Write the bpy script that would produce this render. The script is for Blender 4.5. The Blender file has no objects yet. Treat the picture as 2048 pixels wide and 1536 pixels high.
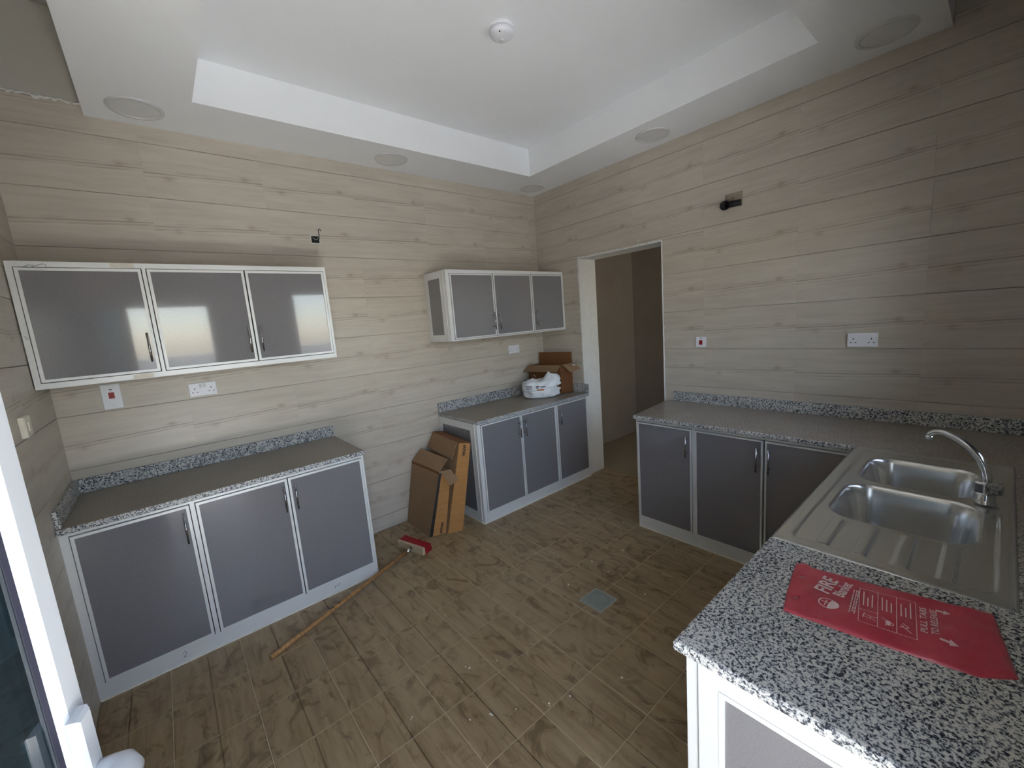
import bpy, bmesh, math, random
from mathutils import Vector, Matrix, noise
from mathutils.bvhtree import BVHTree

random.seed(7)
SC = bpy.context.scene
COL = SC.collection

# ------------------------------------------------------------------ camera
cam_d = bpy.data.cameras.new('camera')
cam_d.sensor_fit = 'HORIZONTAL'
cam_d.sensor_width = 36.0
cam_d.lens = 828.64 / 2048 * 36.0
cam_d.clip_start = 0.02
cam_o = bpy.data.objects.new('camera', cam_d)
COL.objects.link(cam_o)
_yaw, _pit, _rol = 0.694248, -0.150366, -0.078189
_f = Vector((math.sin(_yaw) * math.cos(_pit), math.cos(_yaw) * math.cos(_pit), math.sin(_pit)))
_r = Vector((math.cos(_yaw), -math.sin(_yaw), 0))
_u = _r.cross(_f)
_r2 = math.cos(_rol) * _r + math.sin(_rol) * _u
_u2 = -math.sin(_rol) * _r + math.cos(_rol) * _u
_M = Matrix((( _r2.x, _u2.x, -_f.x), (_r2.y, _u2.y, -_f.y), (_r2.z, _u2.z, -_f.z))).to_4x4()
_M.translation = Vector((-3.1884, -3.2460, 1.6378))
cam_o.matrix_world = _M
SC.camera = cam_o

# ------------------------------------------------------------------ daylight
world = bpy.data.worlds.new('daylight_sky')
SC.world = world
world.use_nodes = True
wnt = world.node_tree
for n in list(wnt.nodes):
    wnt.nodes.remove(n)
w_out = wnt.nodes.new('ShaderNodeOutputWorld')
w_bg = wnt.nodes.new('ShaderNodeBackground')
w_sky = wnt.nodes.new('ShaderNodeTexSky')
w_sky.sky_type = 'NISHITA'
w_sky.sun_disc = False
w_sky.sun_elevation = math.radians(66)
w_sky.sun_rotation = math.radians(200)
w_sky.air_density = 1.0
w_sky.dust_density = 0.7
w_bg.inputs['Strength'].default_value = 0.27
w_hs = wnt.nodes.new('ShaderNodeHueSaturation')      # hazy, paler sky
w_hs.inputs['Saturation'].default_value = 0.75
wnt.links.new(w_sky.outputs[0], w_hs.inputs['Color'])
wnt.links.new(w_hs.outputs[0], w_bg.inputs[0])
wnt.links.new(w_bg.outputs[0], w_out.inputs[0])

sun_d = bpy.data.lights.new('sun_offscreen', 'SUN')
sun_d.energy = 30.0
sun_d.angle = math.radians(0.55)
sun_d.color = (1.0, 0.985, 0.96)
sun_o = bpy.data.objects.new('sun_offscreen', sun_d)
COL.objects.link(sun_o)
_sd = Vector((0.28, -0.03, -0.95)).normalized()      # the way the sunlight travels
sun_o.rotation_euler = _sd.to_track_quat('-Z', 'Y').to_euler()
sun_o.location = (-3, -8, 9)

SC.view_settings.view_transform = 'Standard'
SC.view_settings.look = 'None'
SC.view_settings.gamma = 1.0
SC.view_settings.use_curve_mapping = False
SC.view_settings.exposure = 2.12
SC.cycles.use_denoising = True
SC.cycles.max_bounces = 10
SC.cycles.diffuse_bounces = 7
SC.cycles.glossy_bounces = 5
SC.cycles.transmission_bounces = 6
SC.cycles.caustics_reflective = False
SC.cycles.caustics_refractive = False
SC.cycles.sample_clamp_indirect = 12.0

# ------------------------------------------------------------------ material helpers
def lin(r, g, b):
    def c(v):
        v /= 255.0
        return v / 12.92 if v <= 0.04045 else ((v + 0.055) / 1.055) ** 2.4
    return (c(r), c(g), c(b), 1.0)

class G:
    """small wrapper for building node trees"""
    def __init__(self, name, rough=0.5, metal=0.0, color=(0.8, 0.8, 0.8, 1), spec=0.5):
        self.m = bpy.data.materials.new(name)
        self.m.use_nodes = True
        self.nt = self.m.node_tree
        self.b = self.nt.nodes['Principled BSDF']
        self.b.inputs['Roughness'].default_value = rough
        self.b.inputs['Metallic'].default_value = metal
        self.b.inputs['Base Color'].default_value = color
        self.b.inputs['Specular IOR Level'].default_value = spec
    def node(self, t, **kw):
        n = self.nt.nodes.new(t)
        for k, v in kw.items():
            setattr(n, k, v)
        return n
    def put(self, sock, v):
        if hasattr(v, 'is_output'):
            self.nt.links.new(v, sock)
        else:
            sock.default_value = v
    def math(self, op, a, b=0.0, c=None):
        n = self.node('ShaderNodeMath', operation=op)
        self.put(n.inputs[0], a)
        self.put(n.inputs[1], b)
        if c is not None:
            self.put(n.inputs[2], c)
        return n.outputs[0]
    def coord(self, which='Object', scale=(1, 1, 1), rnd=0.0):
        tc = self.node('ShaderNodeTexCoord')
        v = tc.outputs[which]
        if rnd:
            oi = self.node('ShaderNodeObjectInfo')
            cx = self.node('ShaderNodeCombineXYZ')
            self.put(cx.inputs[0], self.math('MULTIPLY', oi.outputs['Random'], rnd))
            self.put(cx.inputs[1], self.math('MULTIPLY', oi.outputs['Random'], rnd * 1.7))
            self.put(cx.inputs[2], self.math('MULTIPLY', oi.outputs['Random'], rnd * 0.6))
            a = self.node('ShaderNodeVectorMath', operation='ADD')
            self.put(a.inputs[0], v)
            self.put(a.inputs[1], cx.outputs[0])
            v = a.outputs[0]
        m = self.node('ShaderNodeVectorMath', operation='MULTIPLY')
        self.put(m.inputs[0], v)
        m.inputs[1].default_value = scale
        return m.outputs[0]
    def sep(self, v):
        n = self.node('ShaderNodeSeparateXYZ')
        self.put(n.inputs[0], v)
        return n.outputs
    def noise(self, v, scale=1.0, detail=3.0, rough=0.55, dist=0.0):
        n = self.node('ShaderNodeTexNoise')
        self.put(n.inputs['Vector'], v)
        n.inputs['Scale'].default_value = scale
        n.inputs['Detail'].default_value = detail
        n.inputs['Roughness'].default_value = rough
        n.inputs['Distortion'].default_value = dist
        return n.outputs['Fac']
    def voro(self, v, scale=1.0, out='Distance'):
        n = self.node('ShaderNodeTexVoronoi')
        self.put(n.inputs['Vector'], v)
        n.inputs['Scale'].default_value = scale
        return n.outputs[out]
    def ramp(self, f, stops, interp='LINEAR'):
        n = self.node('ShaderNodeValToRGB')
        n.color_ramp.interpolation = interp
        el = n.color_ramp.elements
        while len(el) < len(stops):
            el.new(0.5)
        for e, (p, c) in zip(el, stops):
            e.position = p
            e.color = c if len(c) == 4 else (*c, 1)
        self.put(n.inputs[0], f)
        return n.outputs[0]
    def mix(self, f, a, b, blend='MIX'):
        n = self.node('ShaderNodeMix', data_type='RGBA', blend_type=blend)
        self.put(n.inputs[0], f)
        self.put(n.inputs[6], a)
        self.put(n.inputs[7], b)
        return n.outputs[2]
    def smooth(self, x, lo, hi):
        n = self.node('ShaderNodeMapRange', interpolation_type='SMOOTHSTEP')
        self.put(n.inputs[0], x)
        n.inputs[1].default_value = lo
        n.inputs[2].default_value = hi
        return n.outputs[0]
    def color(self, v):
        self.put(self.b.inputs['Base Color'], v)
        return self
    def rough(self, v):
        self.put(self.b.inputs['Roughness'], v)
        return self
    def bump(self, h, strength=0.2, dist=0.002):
        n = self.node('ShaderNodeBump')
        n.inputs['Strength'].default_value = strength
        n.inputs['Distance'].default_value = dist
        self.put(n.inputs['Height'], h)
        self.put(self.b.inputs['Normal'], n.outputs[0])
        return self

M = {}
def plain(key, rgb, rough=0.5, metal=0.0, spec=0.5, var=0.06, vs=9.0):
    g = G(key, rough, metal, lin(*rgb), spec)
    c = lin(*rgb)
    f = g.noise(g.coord('Object'), vs, 3)
    lo = tuple(x * (1 - var) for x in c[:3])
    hi = tuple(min(1, x * (1 + var)) for x in c[:3])
    g.color(g.ramp(f, [(0.3, lo), (0.7, hi)]))
    M[key] = g.m
    return g

plain('gypsum_white', (236, 238, 240), 0.75, var=0.015, vs=3)
plain('plaster_grey', (186, 182, 172), 0.9, var=0.05, vs=5)
plain('plaster_white', (222, 222, 218), 0.85, var=0.04, vs=14)
plain('corridor_paint', (150, 141, 130), 0.8, var=0.05, vs=3)
plain('corridor_screed', (150, 138, 116), 0.7, var=0.06, vs=4)
plain('alu_white', (222, 224, 223), 0.38, 0.15, var=0.02)
plain('sealant', (228, 225, 212), 0.6, var=0.03, vs=40)
plain('chrome', (215, 218, 220), 0.07, 1.0, var=0.01)
plain('handle_steel', (176, 176, 178), 0.16, 1.0, var=0.02)
plain('socket_white', (236, 236, 240), 0.25, var=0.01)
plain('socket_cream', (226, 222, 206), 0.35, var=0.02)
plain('dark_hole', (12, 12, 13), 0.7, var=0.05)
plain('red_rocker', (150, 8, 18), 0.3, var=0.03)
plain('grey_rocker', (204, 203, 203), 0.35, var=0.02)
plain('black_plastic', (9, 9, 10), 0.55, var=0.1)
plain('mortar', (150, 142, 126), 0.95, var=0.16, vs=60)
plain('pvc_white', (205, 208, 212), 0.25, var=0.01)
plain('gasket', (38, 38, 52), 0.6, var=0.1)
plain('downlight_rim', (204, 205, 205), 0.45, var=0.02)
plain('downlight_face', (218, 219, 218), 0.55, var=0.02)
plain('smoke_white', (226, 227, 232), 0.4, var=0.01)
plain('bristle_red', (150, 10, 24), 0.7, var=0.25, vs=120)
plain('broom_block', (196, 176, 146), 0.75, var=0.14, vs=45)
plain('tape_beige', (208, 202, 188), 0.6, var=0.06, vs=60)
plain('pen_ink', (40, 42, 66), 0.6)
plain('print_dark', (30, 26, 24), 0.8)
plain('print_white', (226, 205, 205), 0.5, var=0.06, vs=90)
plain('bag_ink', (44, 40, 62), 0.5)
plain('bag_orange', (196, 116, 34), 0.5)
plain('bag_maroon', (104, 28, 50), 0.5)
plain('concrete_slab', (196, 192, 184), 0.9)
plain('yard_pale', (226, 225, 221), 0.9, var=0.08, vs=2)  # threshold, and the added strip that bounces sunlight indoors
plain('yard_dark_ground', (92, 94, 98), 0.95, var=0.1, vs=3)  # kept dark so that the far ground bounces little light
plain('yard_wall', (186, 186, 184), 0.9, var=0.04, vs=2)
plain('drain_plate', (150, 160, 156), 0.35, 0.25, var=0.08, vs=40)
plain('drain_edge', (176, 182, 176), 0.3, 0.3, var=0.04)
plain('crumb_white', (226, 220, 206), 0.9, var=0.05)
plain('carcass_grey', (120, 120, 118), 0.6)
plain('strip_black', (34, 30, 28), 0.4)

# --- beige wood-look wall tile: the same two-plank print on every tile, with knots beside the seam
g = G('wall_tile', 0.36)
co = g.coord('Object')
x, y, z = g.sep(co)
oi = g.node('ShaderNodeObjectInfo')
rn = oi.outputs['Random']
grain = g.noise(g.coord('Object', (2.4, 1, 30), rnd=7), 1.0, 5, 0.62, 0.3)
broad = g.noise(g.coord('Object', (3.4, 1, 10), rnd=11), 1.0, 2, 0.5)
base = g.ramp(grain, [(0.28, lin(178, 168, 154)), (0.5, lin(193, 184, 171)), (0.74, lin(202, 194, 181))])
tint = g.ramp(broad, [(0.36, lin(183, 172, 158)), (0.62, lin(198, 190, 175))])
base = g.mix(0.30, base, tint)
def bell(cx, cz, sx, sz):
    a = g.math('DIVIDE', g.math('SUBTRACT', x, cx), sx)
    b = g.math('DIVIDE', g.math('SUBTRACT', z, cz), sz)
    d2 = g.math('ADD', g.math('MULTIPLY', a, a), g.math('MULTIPLY', b, b))
    return g.math('POWER', 2.718, g.math('MULTIPLY', d2, -1.0))
two = g.math('GREATER_THAN', rn, 0.45)
k1 = bell(0.200, 0.018, 0.023, 0.014)
k2 = g.math('MULTIPLY', bell(-0.190, -0.034, 0.023, 0.014), two)
nz = g.noise(g.coord('Object', (40, 1, 90), rnd=5), 1.0, 3)
knot = g.math('MULTIPLY', g.math('MAXIMUM', k1, k2), g.math('ADD', 0.16, g.math('MULTIPLY', nz, 0.7)))
wob = g.math('ADD', g.math('MULTIPLY', g.math('SUBTRACT', g.noise(g.coord('Object', (5, 1, 1), rnd=13), 1.0, 2), 0.5), 0.010),
             g.math('MULTIPLY', x, 0.03))
def line(off, mul, lo, hi):
    d = g.math('ABSOLUTE', g.math('SUBTRACT', g.math('SUBTRACT', z, off), g.math('MULTIPLY', wob, mul)))
    return g.math('SUBTRACT', 1.0, g.smooth(d, lo, hi))
fade1 = g.smooth(g.noise(g.coord('Object', (6, 1, 1), rnd=17), 1.0, 2), 0.32, 0.6)
fade2 = g.smooth(g.noise(g.coord('Object', (6, 1, 1), rnd=23), 1.0, 2), 0.36, 0.62)
l1 = g.math('MULTIPLY', line(-0.003, 1.0, 0.0006, 0.0048), g.math('ADD', 0.38, g.math('MULTIPLY', fade1, 0.42)))
l2 = g.math('MULTIPLY', line(-0.021, 1.5, 0.0008, 0.0085), g.math('MULTIPLY', fade2, 0.42))
l3 = g.math('MULTIPLY', line(0.012, 1.3, 0.0008, 0.0090), g.math('MULTIPLY', g.math('SUBTRACT', 1.0, fade2), 0.28))
ln = g.math('MAXIMUM', g.math('MAXIMUM', l1, l2), l3)
c1 = g.mix(ln, base, lin(142, 128, 111))
c1 = g.mix(knot, c1, lin(140, 122, 102))
c1 = g.mix(g.math('MULTIPLY', line(-0.028, 1.2, 0.001, 0.006), 0.35), c1, lin(210, 203, 190))
g.color(c1)
g.bump(g.math('SUBTRACT', grain, ln), 0.10, 0.001)
M['wall_tile'] = g.m

# --- brown floor tile pressed into two planks, dusty
g = G('floor_tile', 0.5)
co = g.coord('Object')
cs = g.coord('Object', (26, 3.2, 1), rnd=31)
grain = g.noise(cs, 1.0, 5, 0.62, 0.6)
blot = g.noise(g.coord('Object', (9, 5.5, 1), rnd=53), 1.0, 4, 0.62, 1.6)
base = g.ramp(grain, [(0.28, lin(130, 108, 78)), (0.5, lin(155, 134, 101)), (0.75, lin(169, 148, 114))])
bl = g.smooth(blot, 0.50, 0.66)
base = g.mix(g.math('MULTIPLY', bl, 0.70), base, lin(94, 72, 44))
streak = g.smooth(g.noise(g.coord('Object', (40, 2.2, 1), rnd=77), 1.0, 3, 0.6, 0.4), 0.62, 0.74)
base = g.mix(g.math('MULTIPLY', streak, 0.5), base, lin(86, 64, 38))
geo = g.node('ShaderNodeNewGeometry')
wm = g.node('ShaderNodeVectorMath', operation='MULTIPLY')
g.put(wm.inputs[0], geo.outputs['Position'])
wm.inputs[1].default_value = (1, 1, 1)
dust = g.smooth(g.noise(wm.outputs[0], 1.7, 5, 0.62, 0.8), 0.44, 0.72)
base = g.mix(g.math('MULTIPLY', dust, 0.30), base, lin(184, 166, 138))
scuff = g.smooth(g.noise(wm.outputs[0], 4.5, 6, 0.7, 2.2), 0.66, 0.78)
base = g.mix(g.math('MULTIPLY', scuff, 0.34), base, lin(186, 172, 150))
g.color(base)
g.rough(g.math('ADD', 0.42, g.math('MULTIPLY', dust, 0.2)))
g.bump(grain, 0.15, 0.001)
M['floor_tile'] = g.m
plain('floor_grout', (196, 178, 148), 0.9, var=0.12, vs=20)

# --- granite
def granite(key, dusty, fade=None, sh=0.0):
    g = G(key, 0.25 if dusty < 0.2 or fade else 0.42)
    co = g.coord('Object')
    n1 = g.noise(co, 132, 3.0, 0.6, 0.5)
    n2 = g.noise(co, 290, 2.0, 0.5)
    big = g.noise(co, 9, 2.0)
    f = g.math('ADD', g.math('ADD', g.math('MULTIPLY', n1, 0.72), g.math('MULTIPLY', n2, 0.28)),
               g.math('MULTIPLY', g.math('SUBTRACT', big, 0.5), 0.08))
    c = g.ramp(f, [(0.385 + sh, lin(46, 48, 56)), (0.425 + sh, lin(90, 94, 102)), (0.465 + sh, lin(148, 151, 153)),
                   (0.51 + sh, lin(198, 199, 196)), (0.61, lin(214, 211, 203)), (0.69, lin(176, 177, 175))])
    if dusty:
        nrm = g.node('ShaderNodeNewGeometry')
        up = g.sep(nrm.outputs['Normal'])[2]
        d = g.math('MULTIPLY', g.smooth(up, 0.75, 0.98), dusty)
        if fade:                       # wiped clean around the sink end
            d = g.math('MULTIPLY', d, g.smooth(g.sep(co)[0], *fade))
        dn = g.noise(co, 3.0, 4)
        d = g.math('MULTIPLY', d, g.math('ADD', 0.8, g.math('MULTIPLY', dn, 0.4)))
        c = g.mix(d, c, lin(140, 129, 114))
    g.color(c)
    M[key] = g.m
granite('granite', 0.0, None, 0.02)
granite('granite_dusty', 0.86, None, 0.02)
granite('granite_wiped', 0.8, (-1.9, -1.0), 0.02)

# --- door laminate: grey-lilac, glossy with a fine sparkle
g = G('laminate', 0.09)
co = g.coord('Object')
f = g.noise(co, 420, 2, 0.5)
g.color(g.ramp(f, [(0.3, lin(117, 116, 119)), (0.7, lin(129, 128, 131))]))
g.b.inputs['Coat Weight'].default_value = 0.8
g.b.inputs['Coat Roughness'].default_value = 0.03
M['laminate'] = g.m

# --- brushed steel
g = G('steel', 0.27, 0.92)
f = g.noise(g.coord('Object', (40, 900, 40)), 1.0, 2)
g.color(g.ramp(f, [(0.3, lin(210, 211, 209)), (0.7, lin(216, 217, 215))]))
g.rough(g.math('ADD', 0.20, g.math('MULTIPLY', f, 0.06)))
M['steel'] = g.m

# --- cardboard
def card(key, rgb, var):
    g = G(key, 0.85)
    f = g.noise(g.coord('Object', (3, 3, 60)), 1.0, 3)
    f2 = g.noise(g.coord('Object'), 7, 4)
    c = lin(*rgb)
    a = g.ramp(f, [(0.3, tuple(v * (1 - var) for v in c[:3])), (0.7, tuple(min(1, v * (1 + var)) for v in c[:3]))])
    g.color(g.mix(g.math('MULTIPLY', g.smooth(f2, 0.5, 0.75), 0.25), a, lin(rgb[0] + 22, rgb[1] + 20, rgb[2] + 20)))
    M[key] = g.m
card('cardboard', (146, 117, 86), 0.06)
card('cardboard_orange', (172, 124, 70), 0.07)
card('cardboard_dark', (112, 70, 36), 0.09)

# --- wood broom stick
g = G('stick_wood', 0.4)
f = g.noise(g.coord('Object', (60, 60, 5)), 1.0, 4, 0.6, 0.4)
g.color(g.ramp(f, [(0.3, lin(130, 92, 50)), (0.6, lin(176, 132, 82)), (0.8, lin(192, 150, 100))]))
M['stick_wood'] = g.m

# --- red vinyl pouch
g = G('red_vinyl', 0.3)
f = g.noise(g.coord('Object'), 14, 4)
sheen_wear = g.smooth(g.noise(g.coord('Object', (9, 30, 9)), 1.0, 4, 0.6, 1.2), 0.5, 0.75)  # pale streaks: sheen painted into the colour, with slight scuffing
c = g.ramp(f, [(0.3, lin(184, 56, 74)), (0.7, lin(198, 72, 88))])
g.color(g.mix(g.math('MULTIPLY', sheen_wear, 0.18), c, lin(206, 128, 138)))
g.b.inputs['Coat Weight'].default_value = 0.4
g.b.inputs['Coat Roughness'].default_value = 0.2
M['red_vinyl'] = g.m
plain('red_vinyl_strip', (206, 26, 40), 0.3, var=0.05)

# --- thin white plastic bag
g = G('bag_plastic', 0.32, 0, lin(226, 230, 236))
f = g.noise(g.coord('Object'), 16, 4)
g.color(g.ramp(f, [(0.3, lin(222, 226, 231)), (0.7, lin(230, 233, 236))]))
g.b.inputs['Subsurface Weight'].default_value = 0.0
M['bag_plastic'] = g.m

# --- glass of the open door leaf and of the window
g = G('door_glass', 0.02, 0, lin(70, 96, 108))
g.b.inputs['Transmission Weight'].default_value = 0.85
g.b.inputs['IOR'].default_value = 1.5
M['door_glass'] = g.m
g = G('window_glass', 0.0, 0, (0.95, 0.97, 0.98, 1))
mixn = g.node('ShaderNodeMixShader')
tr = g.node('ShaderNodeBsdfTransparent')
gl = g.node('ShaderNodeBsdfGlossy')
gl.inputs['Roughness'].default_value = 0.0
fr = g.node('ShaderNodeFresnel')
fr.inputs['IOR'].default_value = 1.45
g.nt.links.new(fr.outputs[0], mixn.inputs[0])
g.nt.links.new(tr.outputs[0], mixn.inputs[1])
g.nt.links.new(gl.outputs[0], mixn.inputs[2])
g.nt.links.new(mixn.outputs[0], g.nt.nodes['Material Output'].inputs[0])
M['window_glass'] = g.m

# ------------------------------------------------------------------ geometry helpers
def bx(bm, x0, x1, y0, y1, z0, z1):
    vs = [bm.verts.new((x, y, z)) for x in (x0, x1) for y in (y0, y1) for z in (z0, z1)]
    F = ((0, 1, 3, 2), (4, 6, 7, 5), (0, 4, 5, 1), (2, 3, 7, 6), (0, 2, 6, 4), (1, 5, 7, 3))
    for f in F:
        bm.faces.new([vs[i] for i in f])
    return vs

def box_bm(x0, x1, y0, y1, z0, z1, bev=0.0, seg=2):
    bm = bmesh.new()
    bx(bm, min(x0, x1), max(x0, x1), min(y0, y1), max(y0, y1), min(z0, z1), max(z0, z1))
    if bev:
        bmesh.ops.bevel(bm, geom=bm.edges[:], offset=bev, segments=seg, affect='EDGES', profile=0.5)
    return bm

def tube(bm, pts, r, seg=12, cap=True):
    pts = [Vector(p) for p in pts]
    rs = r if isinstance(r, (list, tuple)) else [r] * len(pts)
    rings = []
    t0 = (pts[1] - pts[0]).normalized()
    ref = Vector((0, 0, 1)) if abs(t0.z) < 0.9 else Vector((1, 0, 0))
    nrm = t0.cross(ref).normalized()
    for i, p in enumerate(pts):
        a = pts[max(i - 1, 0)]
        b = pts[min(i + 1, len(pts) - 1)]
        t = (b - a).normalized()
        nrm = (nrm - t * nrm.dot(t)).normalized()
        bn = t.cross(nrm)
        rings.append([bm.verts.new(p + rs[i] * (math.cos(k * 2 * math.pi / seg) * nrm + math.sin(k * 2 * math.pi / seg) * bn)) for k in range(seg)])
    for A, B in zip(rings, rings[1:]):
        for k in range(seg):
            f = bm.faces.new((A[k], A[(k + 1) % seg], B[(k + 1) % seg], B[k]))
            f.smooth = True
    if cap:
        bm.faces.new(list(reversed(rings[0])))
        bm.faces.new(rings[-1])

def lathe(bm, prof, c=(0, 0, 0), seg=40):
    """profile of (radius, z) turned about the z axis"""
    rings = []
    for r, z in prof:
        if r <= 1e-6:
            rings.append([bm.verts.new((c[0], c[1], c[2] + z))])
        else:
            rings.append([bm.verts.new((c[0] + r * math.cos(k * 2 * math.pi / seg), c[1] + r * math.sin(k * 2 * math.pi / seg), c[2] + z)) for k in range(seg)])
    for A, B in zip(rings, rings[1:]):
        for k in range(seg):
            k2 = (k + 1) % seg
            if len(A) == 1 and len(B) == 1:
                continue
            if len(A) == 1:
                f = bm.faces.new((A[0], B[k2], B[k]))
            elif len(B) == 1:
                f = bm.faces.new((A[k], A[k2], B[0]))
            else:
                f = bm.faces.new((A[k], A[k2], B[k2], B[k]))
            f.smooth = True

def poly_bm(pts, z0, z1, bev=0.0, seg=2):
    """closed outline in xy, extruded from z0 to z1"""
    bm = bmesh.new()
    lo = [bm.verts.new((p[0], p[1], z0)) for p in pts]
    hi = [bm.verts.new((p[0], p[1], z1)) for p in pts]
    n = len(pts)
    bm.faces.new(list(reversed(lo)))
    bm.faces.new(hi)
    for i in range(n):
        bm.faces.new((lo[i], lo[(i + 1) % n], hi[(i + 1) % n], hi[i]))
    bmesh.ops.recalc_face_normals(bm, faces=bm.faces[:])
    if bev:
        bmesh.ops.bevel(bm, geom=bm.edges[:], offset=bev, segments=seg, affect='EDGES', profile=0.5)
    return bm

def to_mesh(name, bm, mat, fix=True):
    if fix:
        bmesh.ops.recalc_face_normals(bm, faces=bm.faces[:])
    me = bpy.data.meshes.new(name)
    bm.to_mesh(me)
    bm.free()
    me.materials.append(M[mat])
    return me

def obj(name, data, mat=None, parent=None, loc=(0, 0, 0), rotz=0.0, fix=True):
    if isinstance(data, bmesh.types.BMesh):
        data = to_mesh(name, data, mat, fix)
    o = bpy.data.objects.new(name, data)
    COL.objects.link(o)
    o.location = loc
    o.rotation_euler = (0, 0, rotz)
    if parent is not None:
        o.parent = parent
    return o

def tag(o, label, cat, group=None):
    o['label'] = label
    o['category'] = cat
    if group:
        o['group'] = group
    return o

def thing(name, label, cat, loc=(0, 0, 0), rotz=0.0, group=None):
    o = bpy.data.objects.new(name, None)
    COL.objects.link(o)
    o.empty_display_size = 0.1
    o.location = loc
    o.rotation_euler = (0, 0, rotz)
    return tag(o, label, cat, group)

def struct(name, data, mat=None, parent=None, loc=(0, 0, 0), rotz=0.0):
    o = obj(name, data, mat, parent, loc, rotz)
    o['kind'] = 'structure'
    return o

def text_mesh(name, body, size, mat, extrude=0.0003, bold=0.0, shear=0.0, xs=1.0):
    cu = bpy.data.curves.new(name, 'FONT')
    cu.body = body
    cu.size = size
    cu.extrude = extrude
    cu.offset = bold
    cu.shear = shear
    cu.resolution_u = 3
    cu.align_x = 'CENTER'
    cu.align_y = 'CENTER'
    o = bpy.data.objects.new(name, cu)
    COL.objects.link(o)
    bpy.context.view_layer.update()
    dg = bpy.context.evaluated_depsgraph_get()
    me = bpy.data.meshes.new_from_object(o.evaluated_get(dg))
    bpy.data.objects.remove(o)
    bpy.data.curves.remove(cu)
    for v in me.vertices:
        v.co.x *= xs
    me.materials.clear()
    me.materials.append(M[mat])
    return me

PI = math.pi

# ================================================================== room shell
W, LEN, HT = 3.662, 3.40, 3.40       # width of the back wall, depth of the room, slab height
TT = 0.008                           # tile thickness
TOPT = 2.95                          # tiles stop here
DOORB = (-0.548, -1.424, 2.182)      # opening in the right wall
DOORC = (-3.64, -2.66, 2.12)         # entrance in the front wall
WINC = (-1.85, -0.35, 1.12, 2.28)    # window over the sink

def wall_with_holes(name, u0, u1, z0, z1, holes, make):
    """boxes around the holes, joined in one mesh; make(u0,u1,z0,z1,bm)"""
    bm = bmesh.new()
    us = sorted({u0, u1, *[h[0] for h in holes], *[h[1] for h in holes]})
    zs = sorted({z0, z1, *[h[2] for h in holes], *[h[3] for h in holes]})
    for a, b in zip(us, us[1:]):
        for c, d in zip(zs, zs[1:]):
            m, n = (a + b) / 2, (c + d) / 2
            if any(h[0] < m < h[1] and h[2] < n < h[3] for h in holes):
                continue
            make(a, b, c, d, bm)
    return bm

wall_back = struct('wall_back', box_bm(-W - 0.2, 0.246, TT, 0.2, -0.02, HT), 'plaster_grey')
wall_left = struct('wall_left', box_bm(-W - 0.2, -W - TT, -LEN - 0.2, TT, -0.02, HT), 'plaster_grey')
wall_right = struct('wall_right', wall_with_holes('wall_right', LEN * -1 - 0.2, TT, -0.02, HT,
    [(DOORB[1], DOORB[0], -0.02, DOORB[2])], lambda a, b, c, d, bm: bx(bm, TT, 0.246, a, b, c, d)), 'plaster_grey')
wall_front = struct('wall_front', wall_with_holes('wall_front', -W - TT, TT, -0.02, HT,
    [(DOORC[0], DOORC[1], -0.02, DOORC[2]), (WINC[0], WINC[1], WINC[2], WINC[3])],
    lambda a, b, c, d, bm: bx(bm, a, b, -LEN - 0.2, -LEN - TT, c, d)), 'plaster_grey')

# ---- wall tiles
_tc = {}
def tile_mesh(x0, x1, z0, z1, mat='wall_tile', bev=0.0016):
    key = (round(x0, 4), round(x1, 4), round(z0, 4), round(z1, 4), mat)
    if key not in _tc:
        bm = bmesh.new()
        gp = 0.0012
        a, b, c, d = x0 + 0.00008, x1 - 0.00008, z0 + gp, z1 - gp
        # front face at y=0 with an eased edge, sides going back to y=TT
        ring = lambda e, yy: [bm.verts.new(p) for p in ((a + e * 0.05, yy, c + e), (b - e * 0.05, yy, c + e), (b - e * 0.05, yy, d - e), (a + e * 0.05, yy, d - e))]
        r0, r1, r2 = ring(bev, 0.0), ring(0, bev * 0.8), ring(0, TT)
        bm.faces.new(r0)
        for A, B in ((r0, r1), (r1, r2)):
            for k in range(4):
                bm.faces.new((A[k], A[(k + 1) % 4], B[(k + 1) % 4], B[k]))
        bm.faces.new(list(reversed(r2)))
        _tc[key] = to_mesh('wall_tile', bm, mat)
    return _tc[key]

ROWS = [0.0] + [0.12 + 0.298 * k for k in range(10)] + [TOPT]
def lay_tiles(wall, ustart, uend, first, place, rot, holes=(), skip=None):
    """u runs along the wall in tile widths of 0.6; place(u, z) gives the world point"""
    us = [ustart]
    u = first
    while u < uend - 1e-4:
        if u > us[-1] + 1e-4:
            us.append(u)
        u += 0.6
    us.append(uend)
    for i, (a, b) in enumerate(zip(us, us[1:])):
        cu = (b - 0.3) if i == 0 else a + 0.3
        for c, d in zip(ROWS, ROWS[1:]):
            cz = (d - 0.149) if c == 0.0 else c + 0.149
            px, pz = {a, b}, {c, d}
            for h in holes:
                if h[0] < b and h[1] > a and h[2] < d and h[3] > c:
                    px |= {v for v in h[:2] if a < v < b}
                    pz |= {v for v in h[2:] if c < v < d}
            px, pz = sorted(px), sorted(pz)
            # keep cut tiles whole beside and above an opening
            cells = []
            for p, q in zip(pz, pz[1:]):
                run = None
                for m, n in zip(px, px[1:]):
                    inside = any(h[0] <= (m + n) / 2 <= h[1] and h[2] <= (p + q) / 2 <= h[3] for h in holes)
                    if inside:
                        if run:
                            cells.append(run)
                        run = None
                    else:
                        run = [run[0], n, p, q] if run else [m, n, p, q]
                if run:
                    cells.append(run)
            for m, n, p, q in cells:
                if n - m < 0.012 or q - p < 0.012:
                    continue
                if skip and skip((m + n) / 2, (p + q) / 2):
                    continue
                o = obj('wall_tile', tile_mesh(m - cu, n - cu, p - cz, q - cz), None, wall, place(cu, cz), rot)

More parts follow.
